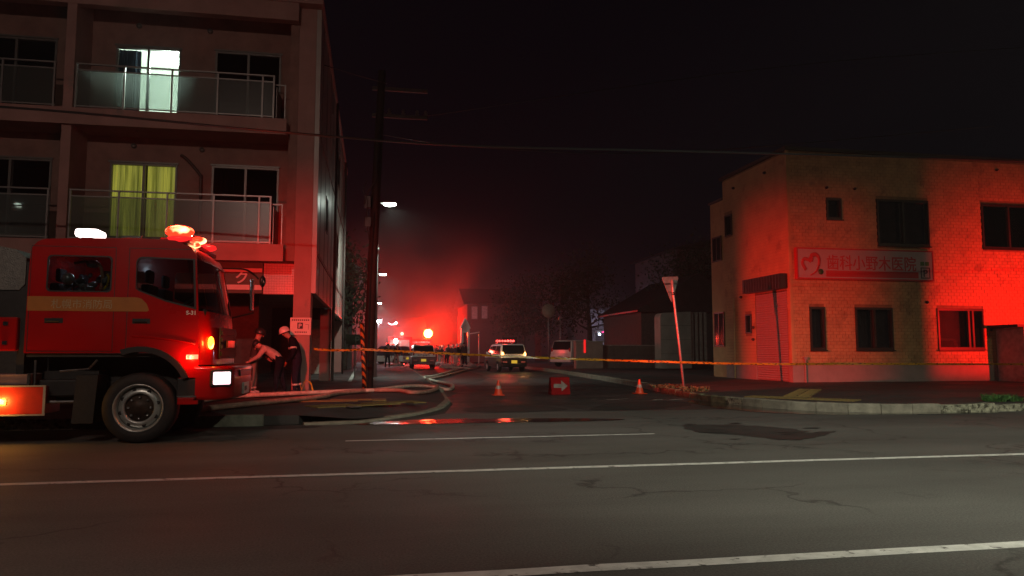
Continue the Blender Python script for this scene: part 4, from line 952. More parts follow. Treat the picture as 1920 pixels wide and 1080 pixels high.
# striped guard on the guy wire
def stripes(name, c1, c2, freq):
    m = bpy.data.materials.new(name); m.use_nodes = True; nt = m.node_tree; bb = nt.nodes['Principled BSDF']; bb.inputs['Roughness'].default_value = .45
    tc = nd(nt, 'ShaderNodeTexCoord'); wv = nd(nt, 'ShaderNodeTexWave', Scale=freq, Distortion=0.0); wv.bands_direction = 'DIAGONAL'
    r = nd(nt, 'ShaderNodeValToRGB'); r.color_ramp.interpolation = 'CONSTANT'; r.color_ramp.elements[0].color = (*c1, 1); r.color_ramp.elements[1].color = (*c2, 1); r.color_ramp.elements[1].position = .5
    nt.links.new(tc.outputs['Object'], wv.inputs['Vector']); nt.links.new(wv.outputs['Fac'], r.inputs[0]); nt.links.new(r.outputs[0], bb.inputs['Base Color']); return m
GW = thing('guy_wire', 'slanted guy wire in a yellow and black striped guard before the utility pole', 'guy wire', (-.2, 19.8, .15))
b = new_bm(); tube(b, [(0, 0, 0), (-.10, .02, 1.8)], .055, 12); build('guard', b, stripes('tiger_stripes', (.5, .16, .03), (.02, .015, .015), 3.2), GW)
b = new_bm(); tube(b, [(-.10, .02, 1.8), (.3, 1.35, 7.5)], .012, 6); build('wire', b, M_blackp, GW)
def wire(name, pts, r, label):
    b = new_bm(); tube(b, smooth_path(pts, 8), r, 6); return tag(build(name, b, M_blackp), label, 'cable')
wire('overhead_cable', [(-26, 14.2, 5.9), (-14, 14.0, 5.5), (-6.5, 14, 5.46), (-2, 14, 5.28), (1.5, 14.0, 5.19), (6, 14, 5.3), (12.2, 14, 5.46), (18, 14, 5.62), (34, 14.2, 6.4)], .022, 'thick black cable sagging over the main road past both buildings')
wire('overhead_cable', [(-26, 21, 10.6), (-10, 21.15, 10.9), (.27, 21.2, 8.95)], .014, 'thin cable from the pole crossarm to the left')
wire('overhead_cable', [(1.4, 21.3, 8.08), (14, 21, 10.5), (30, 20.5, 12.5)], .012, 'thin cable rising from the pole crossarm to the right')
wire('overhead_cable', [(.15, 21.1, 7.4), (3, 21, 7.15), (9, 21.0, 7.3), (20, 20.5, 8.6)], .014, 'thin cable from the utility pole sagging across the side street')

# ================================================================== HOSES
M_hose = mat('canvas_hose', (.60, .55, .45), .8, var=.2, scale=7, dirt=((.22, .18, .13), 3.0, .6))
M_hose2 = mat('red_brown_hose', (.42, .25, .19), .8, var=.2, scale=7)
def hose(name, pts, zs, r, m, label):
    P = smooth_path([(p[0], p[1], 0) for p in pts], 5); n = len(P)
    P = [Vector((p.x, p.y, max(terrain(p.x, p.y), 0) + r*.8 + .012)) for p in P]
    for _ in range(4):
        P = [P[0]] + [Vector((P[i].x, P[i].y, max(P[i].z, (P[i-1].z+P[i].z+P[i+1].z)/3))) for i in range(1, n-1)] + [P[-1]]
    if zs: P = [Vector((p.x, p.y, p.z + zs(i/n))) for i, p in enumerate(P)]
    b = new_bm(); tube(b, P, r, 8, flat=.8); return tag(build(name, b, m), label, 'fire hose')
hose('fire_hose', [(-3.6, 15.2), (-3.3, 16.6), (-3.01, 17.44), (-2.17, 18.08), (-1.26, 18.7), (-.48, 19.2), (.08, 19.52), (.7, 20.9), (1.22, 22.0), (1.76, 22.43), (2.25, 22.3), (2.65, 25.41), (2.35, 28.65), (2.2, 32.7), (2.9, 35.07), (5.17, 46.45), (6.2, 50.5), (6.9, 53), (7.9, 55)], None, .066, M_hose, 'pale canvas fire hose lying nearest the building and looping to the street')
hose('fire_hose', [(-3.6, 12.98), (-3.17, 13.12), (-2.9, 13.79), (-2.04, 15.35), (-1.13, 16.92), (-.84, 18.2), (-.2, 19.3), (.23, 19.45), (.65, 19.3), (1.03, 18.9), (1.48, 19.93), (1.82, 21.6), (2.0, 23.61), (2.05, 25.64), (1.98, 27.55), (2.1, 29.72), (2.5, 31.52), (3.37, 35.02), (5.37, 44.06), (6.3, 47.8), (6.9, 50), (8.2, 57.4)], None, .066, M_hose2, 'reddish fire hose running from under the truck along the kerb')
hose('fire_hose', [(5.4, 51), (6.4, 49.5), (6.0, 52), (4.7, 53), (6.5, 55)], None, .05, M_hose, 'short pale hose coil on the street left of the right police car')
CP = thing('hose_coupling', 'small shiny metal coupling on the street hose', 'hose coupling', (3.6, 36.0, .03)); b = new_bm(); tube(b, [(0, 0, .05), (.12, .22, .05)], .075, 10); build('ring', b, M_chrome, CP); b = new_bm(); tube(b, [(-.05, -.1, .05), (0, 0, .05)], .06, 8); build('collar', b, M_steel, CP)

# ================================================================== PEOPLE
def skin_body(joints, bones, rad, matidx, mats, name, parent, sub=1):
    me = bpy.data.meshes.new(name); keys = list(joints); idx = {k: i for i, k in enumerate(keys)}
    me.from_pydata([joints[k] for k in keys], [(idx[a], idx[c]) for a, c in bones], [])
    o = bpy.data.objects.new(name, me); COL.objects.link(o)
    sk = o.modifiers.new('skin', 'SKIN'); me.skin_vertices[0]
    for k in keys:
        v = me.skin_vertices[0].data[idx[k]]; r_ = rad[k]; v.radius = r_ if isinstance(r_, tuple) else (r_, r_); v.use_root = (k == keys[0])
    sb = o.modifiers.new('sub', 'SUBSURF'); sb.levels = sub; sb.render_levels = sub
    bpy.context.view_layer.update(); dg = bpy.context.evaluated_depsgraph_get()
    m2 = bpy.data.meshes.new_from_object(o.evaluated_get(dg)); bpy.data.objects.remove(o)
    m2.materials.clear()
    for mm in mats: m2.materials.append(mm)
    segs = [(Vector(joints[a]), Vector(joints[c]), matidx.get(c, 0)) for a, c in bones]
    for p in m2.polygons:
        c = p.center; best = (9e9, 0)
        for a, d_, mi in segs:
            ab = d_-a; t_ = max(0, min(1, (c-a).dot(ab)/max(1e-9, ab.length_squared))); dd = (c-(a+ab*t_)).length
            if dd < best[0]: best = (dd, mi)
        p.material_index = best[1]; p.use_smooth = True
    r = bpy.data.objects.new(name, m2); COL.objects.link(r); r.parent = parent; return r
M_skin = mat('skin', (.42, .25, .19), .6, var=.05); M_navy = mat('dark_turnout_coat', (.010, .010, .018), .95, var=.3, scale=12, bump=.6, bscale=14, spec=.1)
M_trou = mat('dark_trousers', (.018, .018, .035), .95, var=.2, scale=10, bump=.5, bscale=14, spec=.1); M_boot = mat('black_boots', (.01, .01, .01), .5); M_glove = mat('orange_glove', (.35, .09, .03), .7)
M_beige = mat('beige_workwear', (.42, .34, .30), .8, var=.1, scale=9, bump=.3); M_khaki = mat('khaki_trousers', (.20, .16, .13), .85, var=.15, scale=9, bump=.3)
M_refl = mat('reflective_band', (.6, .56, .5), .35)
def person(label, loc, rz, J, mats, helmet=None, bands=(), group=None, sub=1, bulk=1.0):
    """J: joint name -> position, facing local +x"""
    t = thing('person', label, 'person', loc, rz, group); J = dict(J); face = J.pop('face', (1, 0, 0))
    bones = [('pelvis', 'waist'), ('waist', 'chest'), ('chest', 'neck'), ('neck', 'head'), ('head', 'crown')]
    for s in 'LR': bones += [('chest', 'sh'+s), ('sh'+s, 'el'+s), ('el'+s, 'wr'+s), ('wr'+s, 'ha'+s), ('pelvis', 'hip'+s), ('hip'+s, 'kn'+s), ('kn'+s, 'an'+s), ('an'+s, 'toe'+s)]
    rad = dict(pelvis=(.15, .12), waist=(.14, .115), chest=(.16, .12), neck=.058, head=(.078, .09), crown=(.07, .08))
    for s in 'LR': rad.update({'sh'+s: .075, 'el'+s: .052, 'wr'+s: .038, 'ha'+s: (.042, .024), 'hip'+s: .095, 'kn'+s: .07, 'an'+s: .05, 'toe'+s: .042})
    for k_ in ('pelvis', 'waist', 'chest', 'shL', 'shR', 'elL', 'elR', 'hipL', 'hipR', 'knL', 'knR'): rad[k_] = tuple(v*bulk for v in rad[k_]) if isinstance(rad[k_], tuple) else rad[k_]*bulk
    idx = {'crown': 1, 'head': 1, 'neck': 1}
    for s in 'LR': idx.update({'ha'+s: 2, 'kn'+s: 3, 'an'+s: 3, 'hip'+s: 3, 'toe'+s: 4})
    skin_body(J, bones, rad, idx, mats, 'body', t, sub)
    hd = Vector(J['head']); up = (Vector(J['crown'])-hd).normalized(); fwd = Vector(face); fwd = (fwd - up*fwd.dot(up)).normalized(); lat = up.cross(fwd)
    if sub:
        b = new_bm()
        def dot(p, r_, sc_=(1, 1, 1)):
            bmesh.ops.create_uvsphere(b, u_segments=8, v_segments=6, radius=r_, matrix=Matrix.Translation(p) @ Matrix.Diagonal((*sc_, 1)))
        dot(hd+fwd*.095-up*.005, .017); dot(hd+lat*.08, .02); dot(hd-lat*.08, .02); build('nose_and_ears', b, M_skin, t, smooth=True)
        b = new_bm(); dot(hd+fwd*.082+lat*.03+up*.02, .010); dot(hd+fwd*.082-lat*.03+up*.02, .010); tube(b, [hd+fwd*.085-up*.045+lat*.02, hd+fwd*.09-up*.047, hd+fwd*.085-up*.045-lat*.02], .005, 5); build('eyes_and_mouth', b, M_ink, t)
        for s in 'LR':
            wv, hv = Vector(J['wr'+s]), Vector(J['ha'+s]); d = (hv-wv).normalized(); sd_ = d.cross(Vector((1, 0, .2))).normalized()
            b = new_bm()
            for k, ln in enumerate((.062, .072, .068, .052)):
                o_ = hv + sd_*(k-1.5)*.019; q = o_ + d*ln*.55; e = q + (d*.6 - d.cross(sd_)*.55 if d.cross(sd_).length else d)*ln*.55
                tube(b, [o_ - d*.01, q, e], .0095, 6, r2=.007)
            tube(b, [hv + sd_*.04 - d*.05, hv + sd_*.06, hv + sd_*.055 + d*.03], .011, 6, r2=.008); build('fingers', b, mats[2], t, smooth=True)
    if helmet:
        b = new_bm(); top = hd + up*.055
        n = 20; prof = [(.122, -.01), (.124, .0), (.115, .06), (.085, .105), (.045, .128), (.002, .135)]; rings = []
        for r_, h_ in prof: rings.append([b.verts.new(top + up*h_ + (fwd*math.cos(2*PI*k/n)*1.12 + lat*math.sin(2*PI*k/n))*r_) for k in range(n)])
        for r0, r1 in zip(rings, rings[1:]):
            for k in range(n): b.faces.new((r0[k], r0[(k+1) % n], r1[(k+1) % n], r1[k]))
        brim = [b.verts.new(top - up*.022 + (fwd*(math.cos(2*PI*k/n)*1.15 + .12) + lat*math.sin(2*PI*k/n))*.15) for k in range(n)]
        for k in range(n): b.faces.new((rings[0][k], rings[0][(k+1) % n], brim[(k+1) % n], brim[k]))
        build('helmet', b, helmet, t, smooth=True)
    else:
        b = new_bm(); bmesh.ops.create_uvsphere(b, u_segments=12, v_segments=8, radius=.1)
        for v in b.verts: v.co = hd + up*(.055+v.co.z*.75) - fwd*.02 + fwd*v.co.x + lat*v.co.y*.9
        build('hair', b, M_ink, t, smooth=True)
    for a, c, f0, r_ in bands:
        pa, pb = Vector(J[a]), Vector(J[c]); p = pa.lerp(pb, f0); d = (pb-pa).normalized()
        b = new_bm(); tube(b, [p-d*.022, p+d*.022], r_, 14); build('reflective_band', b, M_refl, t)
    return t
def stand(bend=0.0, arm=0, h=1.0, stride=.08):
    c, s = math.cos(bend), math.sin(bend)
    def tr(x, z, y): return ((x*c + z*s)*h, y, (.92 - x*s + z*c)*h)
    J = dict(pelvis=(0, 0, .92*h), waist=tr(0, .2, 0), chest=tr(0, .42, 0), neck=tr(.02, .57, 0), head=tr(.06, .68, 0), crown=tr(.07, .78, 0))
    for S, g in (('L', 1), ('R', -1)):
        J['sh'+S] = tr(0, .47, .18*g); sx, _, sz = J['sh'+S]
        if arm == 0: e, w_, a = (sx+.02, .24*g, sz-.28*h), (sx+.08, .25*g, sz-.52*h), (sx+.1, .25*g, sz-.6*h)
        else: e, w_, a = (sx+.10, .22*g, sz-.26*h), (sx+.28, .12*g, sz-.42*h), (sx+.34, .09*g, sz-.48*h)
        J['el'+S] = e; J['wr'+S] = w_; J['ha'+S] = a
        J['hip'+S] = (0, .09*g, .85*h); J['kn'+S] = (stride*g*.5+.02, .1*g, .48*h); J['an'+S] = (stride*g-.02, .1*g, .08*h); J['toe'+S] = (stride*g+.13, .11*g, .04*h)
    return J
J = stand(.28, 1, .98, .06); J['haL'] = (.30, .07, .70); J['wrL'] = (.26, .09, .80); J['haR'] = (.33, -.06, .64); J['wrR'] = (.28, -.08, .74); J['elR'] = (.12, -.28, 1.0); J['elL'] = (.1, .27, 1.0)
J['head'] = (.30, .03, 1.50); J['crown'] = (.34, .03, 1.60); J['neck'] = (.19, 0, 1.40); J['face'] = (.85, .9, -.4)
person('firefighter in white helmet and dark coat looking down beside the corner column', (-1.87, 19.3, .15), R(188), J, [M_navy, M_skin, M_glove, M_trou, M_boot], helmet=mat('helmet_white', (.66, .58, .54), .3, var=.03), bands=(('shR', 'elR', .6, .092), ('shL', 'elL', .6, .092), ('knL', 'anL', .6, .08), ('knR', 'anR', .6, .08)), bulk=1.33)
J = stand(.95, 1, .95, .1); J['face'] = (.8, 0, -.7)
for S, g in (('L', 1), ('R', -1)):
    sx, _, sz = J['sh'+S]; J['el'+S] = (sx+.12, .2*g, sz-.2); J['wr'+S] = (sx+.3, .13*g, sz-.30); J['ha'+S] = (sx+.37, .11*g, sz-.33)
person('person in pale jacket bending forward with arms out by the truck', (-2.25, 19.1, .15), R(180), J, [M_beige, M_skin, M_skin, M_navy, M_boot], bulk=1.15)
J = stand(.12, 1, .92, .05)
person('person in khaki workwear half hidden behind the truck front', (-2.92, 19.3, .15), R(10), J, [mat('dark_vest', (.035, .03, .028), .8), M_skin, M_skin, M_khaki, mat('white_boots', (.5, .45, .42), .5)], helmet=M_blackp, bands=(('knL', 'anL', .75, .066), ('knR', 'anR', .75, .066)))
# loose yellow tape by the column
b = new_bm(); rg = random.Random(5)
for k in range(3):
    pts = [(-1.80+rg.uniform(-.03, .03), 19.35, .40), (-1.74, 19.33, .22+.03*k), (-1.70+.03*k, 19.3, .44+.02*k), (-1.6, 19.28, .48), (-1.50, 19.22, .40-.02*k), (-1.46+.02*k, 19.1, .19), (-1.35, 18.9, .17)]
    tube(b, smooth_path(pts, 5), .011, 5, flat=.3)
M_tape = mat('yellow_tape', (.62, .42, .02), .4, var=.12, scale=12)
tag(build('loose_tape', b, M_tape), 'crumpled loose end of yellow tape at the foot of the column', 'barrier tape')

# ================================================================== BARRIER TAPE
def tape(pts, label, sag, w_=.062):
    P = []
    for (a, c) in zip(pts, pts[1:]):
        a, c = Vector(a), Vector(c); n = 24
        for i in range(n): t_ = i/n; P.append(a.lerp(c, t_) - Vector((0, 0, sag*4*t_*(1-t_))))
    P.append(Vector(pts[-1])); b = new_bm(); prev = None
    for i, p in enumerate(P):
        tw = .5*math.sin(i*.55) + .25*math.sin(i*1.7); o_ = Vector((0, math.sin(tw)*w_/2, math.cos(tw)*w_/2)); th = Vector((0, .0015, 0))
        cur = [b.verts.new(p+o_-th), b.verts.new(p-o_-th), b.verts.new(p-o_+th), b.verts.new(p+o_+th)]
        if prev:
            for k in range(4): b.faces.new((prev[k], prev[(k+1) % 4], cur[(k+1) % 4], cur[k]))
        prev = cur
    m = bpy.data.materials.new('barrier_tape_print'); m.use_nodes = True; nt = m.node_tree; bb = nt.nodes['Principled BSDF']; bb.inputs['Roughness'].default_value = .35
    tc = nd(nt, 'ShaderNodeTexCoord'); mp = nd(nt, 'ShaderNodeMapping'); mp.inputs['Scale'].default_value = (9, 1, 30); nz = nd(nt, 'ShaderNodeTexVoronoi', Scale=1.0)
    r = nd(nt, 'ShaderNodeValToRGB'); r.color_ramp.interpolation = 'CONSTANT'; r.color_ramp.elements[0].color = (.03, .02, .01, 1); r.color_ramp.elements[1].color = (.44, .25, .012, 1); r.color_ramp.elements[1].position = .34
    nt.links.new(tc.outputs['Object'], mp.inputs[0]); nt.links.new(mp.outputs[0], nz.inputs['Vector']); nt.links.new(nz.outputs['Distance'], r.inputs[0]); nt.links.new(r.outputs[0], bb.inputs['Base Color'])
    return tag(build('barrier_tape', b, m), label, 'barrier tape')
tape([(-1.5, 19.74, 1.27), (-.25, 19.72, 1.26), (8.54, 19.8, .90)], 'yellow barrier tape from the column across the side street to the leaning sign post', .03)
tape([(8.56, 19.8, .90), (14.0, 20.6, .83), (30, 20.9, .8)], 'yellow barrier tape running on from the sign post before the clinic', .03)

# ================================================================== LEANING ROAD SIGN
RS = thing('road_sign', 'inverted triangular road sign seen from behind on a leaning post', 'road sign', (8.68, 19.87, .15))
b = new_bm(); tube(b, [(0, 0, 0), (-.13, .01, 1.4), (-.27, .02, 2.75), (-.29, .02, 3.1)], .036, 12); build('post', b, M_pole, RS)
b = new_bm(); tube(b, [(-.255, .02, 2.66), (-.262, .02, 2.74)], .055, 12); build('clamp', b, M_chrome, RS)
b = new_bm(); plate(b, [(-.36, .70), (-.33, .74), (.33, .74), (.36, .70), (.03, .02), (-.03, .02)], [], -.004, .004)
sgn = build('sign_plate', b, mat('sign_back_grey', (.36, .34, .32), .5, .3), RS); sgn.location = (-.29, .06, 2.42+.03); sgn.rotation_euler = (0, R(-5), R(28))
b = new_bm(); bx(b, -.3, .3, -.022, -.005, .52, .56); bx(b, -.16, .16, -.022, -.005, .28, .32); br = build('bracket', b, M_steel, RS); br.location = sgn.location; br.rotation_euler = sgn.rotation_euler

# ================================================================== CONES, ARROW BOARD
M_cone = mat('cone_orange', (.72, .06, .012), .45, var=.06); M_coner = mat('cone_white_band', (.45, .43, .40), .35)
def cone(x, y, label):
    t = thing('traffic_cone', label, 'traffic cone', (x, y, .008), 0, 'traffic cones across the street mouth')
    b = new_bm(); bx(b, -.16, .16, -.16, .16, 0, .022); build('base', b, M_cone, t, .012)
    b = new_bm(); lathe(b, [(.125, .022), (.118, .04), (.083, .17), (.080, .18)], n=24); lathe(b, [(.057, .265), (.033, .36), (.028, .40), (.016, .41)], n=24); build('cone_body', b, M_cone, t)
    b = new_bm(); lathe(b, [(.081, .18), (.058, .265)], n=24); build('reflective_sleeve', b, M_coner, t)
    return t
c0 = cone(3.38, 20.1, 'small orange cone standing in the middle of the side street'); dup(c0, (7.44, 20.1, .008), .3, 'small orange cone against the right kerb of the side street')
AB = thing('arrow_board', 'red box sign with a white arrow pointing right on the street', 'road sign', (5.14, 20.1, .008), R(6))
b = new_bm(); plate(b, [(-.02, 0), (.26, 0), (.16, .48), (.06, .48)], [], -.28, .28, 'yz'); build('board', b, mat('board_red', (.26, .004, .006), .85, var=.08, spec=.15), AB, .01)
b = new_bm(); plate(b, [(-.2, .19), (.02, .19), (.02, .09), (.21, .245), (.02, .40), (.02, .30), (-.2, .30)], [], -.004, 0); ar = build('arrow', b, mat('arrow_white', (.26, .22, .20), .8, spec=.2), AB); ar.location = (0, -.022, 0); ar.rotation_euler = (R(-9.5), 0, 0)

# ================================================================== SMALL CARS
def prism(bm, prof, hw, mi=0, hw2=None):
    """side profile (x,z) extruded over the width, half width per point"""
    hs = hw if callable(hw) else (lambda x, z: hw)
    A = [bm.verts.new((x, hs(x, z), z)) for x, z in prof]; B = [bm.verts.new((x, -hs(x, z), z)) for x, z in prof]; n = len(prof)
    for i in range(n):
        f = bm.faces.new((A[i], A[(i+1) % n], B[(i+1) % n], B[i])); f.material_index = mi
    for L_ in (A, B):
        tr_ = geometry.tessellate_polygon([[Vector((p[0], p[1], 0)) for p in prof]])
        for t_ in tr_:
            f = bm.faces.new([L_[k] for k in t_]); f.material_index = mi
def small_car(name, label, cat, loc, rz, upper, lower, bar=True, tail='amber', plate_yellow=True, scale=1.0, text=None, group=None, bar_m=None):
    t = thing(name, label, cat, loc, rz, group); t.scale = (scale,)*3
    def P(n, bm, m, par=None, **k): return build(n, bm, m, par or t, **k)
    hw = .79
    def th(x, z): return hw - max(0, z-.98)*.20
    wa = lambda cx: arc(cx, .28, .33, 180, 0, 8)[::1]
    low = [(-1.68, .30)] + [( -1.05-.33*math.cos(R(a)), .28+.33*math.sin(R(a))) for a in range(5, 176, 17)] + [(1.08-.33*math.cos(R(a)), .28+.33*math.sin(R(a))) for a in range(5, 176, 17)] + [(1.68, .30), (1.72, .55), (1.66, .80), (-1.72, .80), (-1.73, .5)]
    b = new_bm(); prism(b, low, th); P('lower_body', b, lower, bevel=.025)
    b = new_bm(); prism(b, [(-1.715, .80), (1.655, .80), (1.2, .96), (.98, 1.0), (.55, 1.54), (.35, 1.60), (-1.35, 1.61), (-1.52, 1.56), (-1.66, 1.02)], th); P('upper_body', b, upper, bevel=.035)
    M_gl = mat('car_window_dark', (.012, .012, .014), .07, var=0, spec=.8)
    for s in (1, -1):
        for q in ([(-1.42, 1.03), (-.62, 1.03), (-.62, 1.50), (-1.34, 1.49)], [(-.54, 1.03), (.22, 1.03), (.22, 1.50), (-.54, 1.50)], [(.28, 1.03), (.86, 1.03), (.5, 1.46), (.28, 1.49)]):
            b = new_bm(); A = [b.verts.new((x, s*(th(x, z)+.006), z)) for x, z in q]; B = [b.verts.new((x, s*(th(x, z)-.03), z)) for x, z in q]
            b.faces.new(A); b.faces.new(B[::-1])
            for i in range(4): b.faces.new((A[i], A[(i+1) % 4], B[(i+1) % 4], B[i]))
            P('side_window', b, M_gl)
        b = new_bm(); bx(b, .7, .85, s*(hw)-.02, s*(hw)+.12*s if s > 0 else s*hw+.02, 1.02, 1.16) if s > 0 else bx(b, .7, .85, -hw-.12, -hw+.02, 1.02, 1.16); P('wing_mirror', b, upper, bevel=.02)
    def slant(n, pts, m):  # pts: list of (x,y,z) quads with small depth
        b = new_bm(); A = [b.verts.new(p) for p in pts]; B = [b.verts.new((p[0]+(.03 if p[0] < 0 else -.03), p[1], p[2])) for p in pts]
        b.faces.new(A); b.faces.new(B[::-1])
        for i in range(4): b.faces.new((A[i], A[(i+1) % 4], B[(i+1) % 4], B[i]))
        return P(n, b, m)
    slant('rear_window', [(-1.678, .70, 1.03), (-1.678, -.70, 1.03), (-1.545, -.62, 1.54), (-1.545, .62, 1.54)], M_gl)
    slant('windscreen', [(.955, .68, 1.05), (.955, -.68, 1.05), (.60, -.6, 1.50), (.60, .6, 1.50)], M_gl)
    lm = {'amber': hot('tail_amber_glow', (1, .38, .05), (1, .75, .4), 7, 20), 'red': mat('tail_lens_red', (.5, .03, .03), .15)}[tail]
    for s in (1, -1):
        b = new_bm(); bmesh.ops.create_uvsphere(b, u_segments=12, v_segments=8, radius=1)
        for v in b.verts: v.co = Vector((v.co.x*.04-1.715, v.co.y*.065+s*.67, v.co.z*.12+1.03))
        P('tail_lamp', b, lm, smooth=True)
        b = new_bm(); bx(b, -1.765, -1.72, s*.55-.13, s*.55+.13, .52, .62); P('reflector', b, mat('reflector_pinkish', (.7, .2, .2), .1, .3), bevel=.015)
        b = new_bm(); bx(b, 1.66, 1.74, s*.56-.16, s*.56+.16, .66, .84); P('headlight', b, mat('headlamp_clear', (.6, .6, .6), .1, .5), bevel=.03)
    b = new_bm(); bx(b, -1.79, -1.70, -.77, .77, .28, .50); P('bumper', b, lower, bevel=.04)
    b = new_bm(); bx(b, -1.785, -1.765, -.17, .17, .50, .67); np_ = P('number_plate', b, emit('plate_yellow', (.75, .5, .05), .55, (.6, .42, .05)) if plate_yellow else mat('plate_pale', (.5, .5, .5), .5))
    text_obj('plate_lettering', '・・12', .12, M_ink, np_, (-1.787, .13, .54), (R(90), 0, R(-90)), .001) if False else None
    for x in (-1.05, 1.08):
        for s in (1, -1):
            b = new_bm(); lathe(b, [(0, .0), (.17, .0), (.19, .02), (.27, .015), (.285, -.02), (.285, -.15), (.25, -.17), (0, -.17)], (0, 0, 0), 'y', 20)
            for v in b.verts: v.co = Vector((x+v.co.x, s*(hw-.01+v.co.y), .285+v.co.z))
            wl = P('wheel', b, M_dark); b = new_bm(); lathe(b, [(0, .01), (.06, .012), (.15, .004), (.17, .008), (.17, -.01), (0, -.01)], (0, 0, 0), 'y', 16)
            for v in b.verts: v.co = Vector((x+v.co.x, s*(hw-.005+v.co.y), .285+v.co.z))
            build('hubcap', b, M_alu, wl)
    if text:
        m_ = mat('police_lettering', (.05, .05, .12), .5)
        b = new_bm(); bx(b, -1.745, -1.72, -.56, .56, .82, 1.0); tg = P('tailgate_band', b, upper)
        text_obj('lettering', text, .13, m_, tg, (-1.748, .42, .885), (R(90), 0, R(-90)), .002, .003, width=.84)
        b = new_bm(); lathe(b, [(0, -.003), (.035, -.003), (.035, .003), (0, .003)], (-1.748, 0, .85), 'x', 5); build('emblem', b, M_yellow, tg)
    if bar:
        b = new_bm(); bx(b, -.25, .05, -.55, .55, 1.62, 1.66); bx(b, -.15, -.05, -.5, -.42, 1.66, 1.72); bx(b, -.15, -.05, .42, .5, 1.66, 1.72); lb_ = P('light_bar', b, M_chrome)
        k = 0
        for y, w_ in ((-.50, .09), (-.33, .08), (-.17, .08), (0.0, .07), (.17, .05), (.35, .09), (.51, .08)):
            b = new_bm(); bmesh.ops.create_uvsphere(b, u_segments=10, v_segments=6, radius=1)
            for v in b.verts: v.co = Vector((v.co.x*.11-.1, v.co.y*w_+y, v.co.z*.065+1.80))
            build('beacon', b, bar_m or (hot('bar_glow', (1, .03, .03), (1, .28, .2), 3.2, 22)), lb_, smooth=True); k += 1
        b = new_bm(); bx(b, -.2, 0, -.58, .58, 1.715, 1.74); build('bar_tray', b, mat('bar_red', (.4, .01, .01), .3), lb_)
    return t
def yaw_for(dx): return R(90) + dx
p1 = small_car('police_car', 'right police car, small black and white, with red light bar and glowing amber tail lamps', 'police car', (7.72, 43.6, 0.01), R(98), M_white, M_black, text='北海道警察', group='police cars in the side street')
p2 = small_car('police_car', 'left police car, small black and white, standing behind the crossed hoses', 'police car', (3.34, 51.8, 0.01), R(90), M_white, mat('red_lit_black_paint', (.11, .008, .012), .3, coat=.5), tail='red', text='北海道警察', group='police cars in the side street')  # red glow on the black lower body is put into its paint colour
p3 = small_car('parked_car', 'white parked car with red tail lamps behind the concrete gate wall', 'car', (13.7, 48.9, .16), R(38), M_white, M_white, bar=False, tail='red', plate_yellow=False, scale=1.1)
# the patrol car whose beacon lights the clinic front, standing just outside the frame to the right
p4 = small_car('police_car', 'police car on the right beyond the clinic porch, beacon lit', 'police car', (23.7, 17.35, .16), R(178), M_white, M_black, tail='red', text='北海道警察', group='police cars in the side street')
QX, QY, QZ = 23.5, 18.0, 2.12
lamp('SPOT', (QX, QY, QZ), 3900, (1, .008, .006), .003, aim=(QX+math.cos(R(92)), QY+math.sin(R(92)), QZ+.03), size=112, blend=1.0)
rf = thing('light_baffle', 'added unseen black baffle that trims the red beam on the clinic front', 'light baffle', (QX, QY, 2.0)); beam_baffles(rf, (QX, QY, 2.0), (QX, QY), ((128.3, 200),), QZ-.07, QZ+.12)  # out of view, added to cut the left edge of the red beam
box('baffle_floor', -.12, .10, .045, .06, .02, QZ-2.0-.0215, M_blackp, rf)  # added block, out of view, keeps the red beam off the pavement
lamp('POINT', (7.8, 43.6, 2.1), 90, (1, .05, .03), .1); lamp('POINT', (3.34, 51.9, 2.15), 110, (1, .05, .03), .1)
lamp('POINT', (7.15, 41.6, 1.05), 6, (1, .5, .15), .05); lamp('POINT', (8.45, 41.5, 1.05), 6, (1, .5, .15), .05)
lamp('POINT', (12.0, 47.6, 1.3), 4, (1, .05, .05), .05)

# ================================================================== FAR EMERGENCY VEHICLES
def engine(label, x, y, rz, beacons, em=1.0):
    t = thing('fire_engine', label, 'fire engine', (x, y, 0.01), rz, 'fire engines far down the side street')
    b = new_bm(); bx(b, -3.2, 1.2, -1.1, 1.1, .75, 2.5); build('body', b, M_red, t, .05)
    b = new_bm(); prism(b, [(1.25, .6), (3.2, .6), (3.25, 1.4), (3.0, 2.35), (2.8, 2.45), (1.25, 2.45)], 1.1); build('cab', b, M_red, t, .05)
    b = new_bm(); bx(b, -3.2, 3.1, -.95, .95, .45, .75); build('chassis', b, M_under, t)
    b = new_bm(); bx(b, -3.23, -3.19, -.85, .85, 1.0, 2.2); sh_ = build('rear_shutter', b, M_alu, t)
    for k in range(12): 
        pass
    for x_ in (-2, 2.2):
        for s in (1, -1):
            b = new_bm(); lathe(b, [(0, 0), (.25, 0), (.28, .02), (.45, .01), (.46, -.03), (.46, -.25), (0, -.25)], (0, 0, 0), 'y', 20)
            for v in b.verts: v.co = Vector((x_+v.co.x, s*(1.08+v.co.y), .46+v.co.z))
            build('wheel', b, M_dark, t)
    for s in (1, -1):
        b = new_bm(); bx(b, -3.26, -3.2, s*.9-.1, s*.9+.1, .85, .98); build('tail_lamp', b, emit('tail_red_glow', (1, .05, .03), 6), t)
        b = new_bm(); bx(b, 1.5, 2.85, s*1.10-.015, s*1.10+.015, 1.5, 2.2); build('side_window', b, MATS['car_window_dark'], t)
    for k, (bx_, by_, bz_, r_, m_) in enumerate(beacons):
        b = new_bm(); bmesh.ops.create_uvsphere(b, u_segments=14, v_segments=8, radius=r_, matrix=Matrix.Translation((bx_, by_, bz_))); build('beacon', b, m_, t, smooth=True)
        b = new_bm(); tube(b, [(bx_, by_, 2.45), (bx_, by_, bz_-r_*.6)], .05, 8); build('beacon_stand', b, M_blackp, t)
    return t
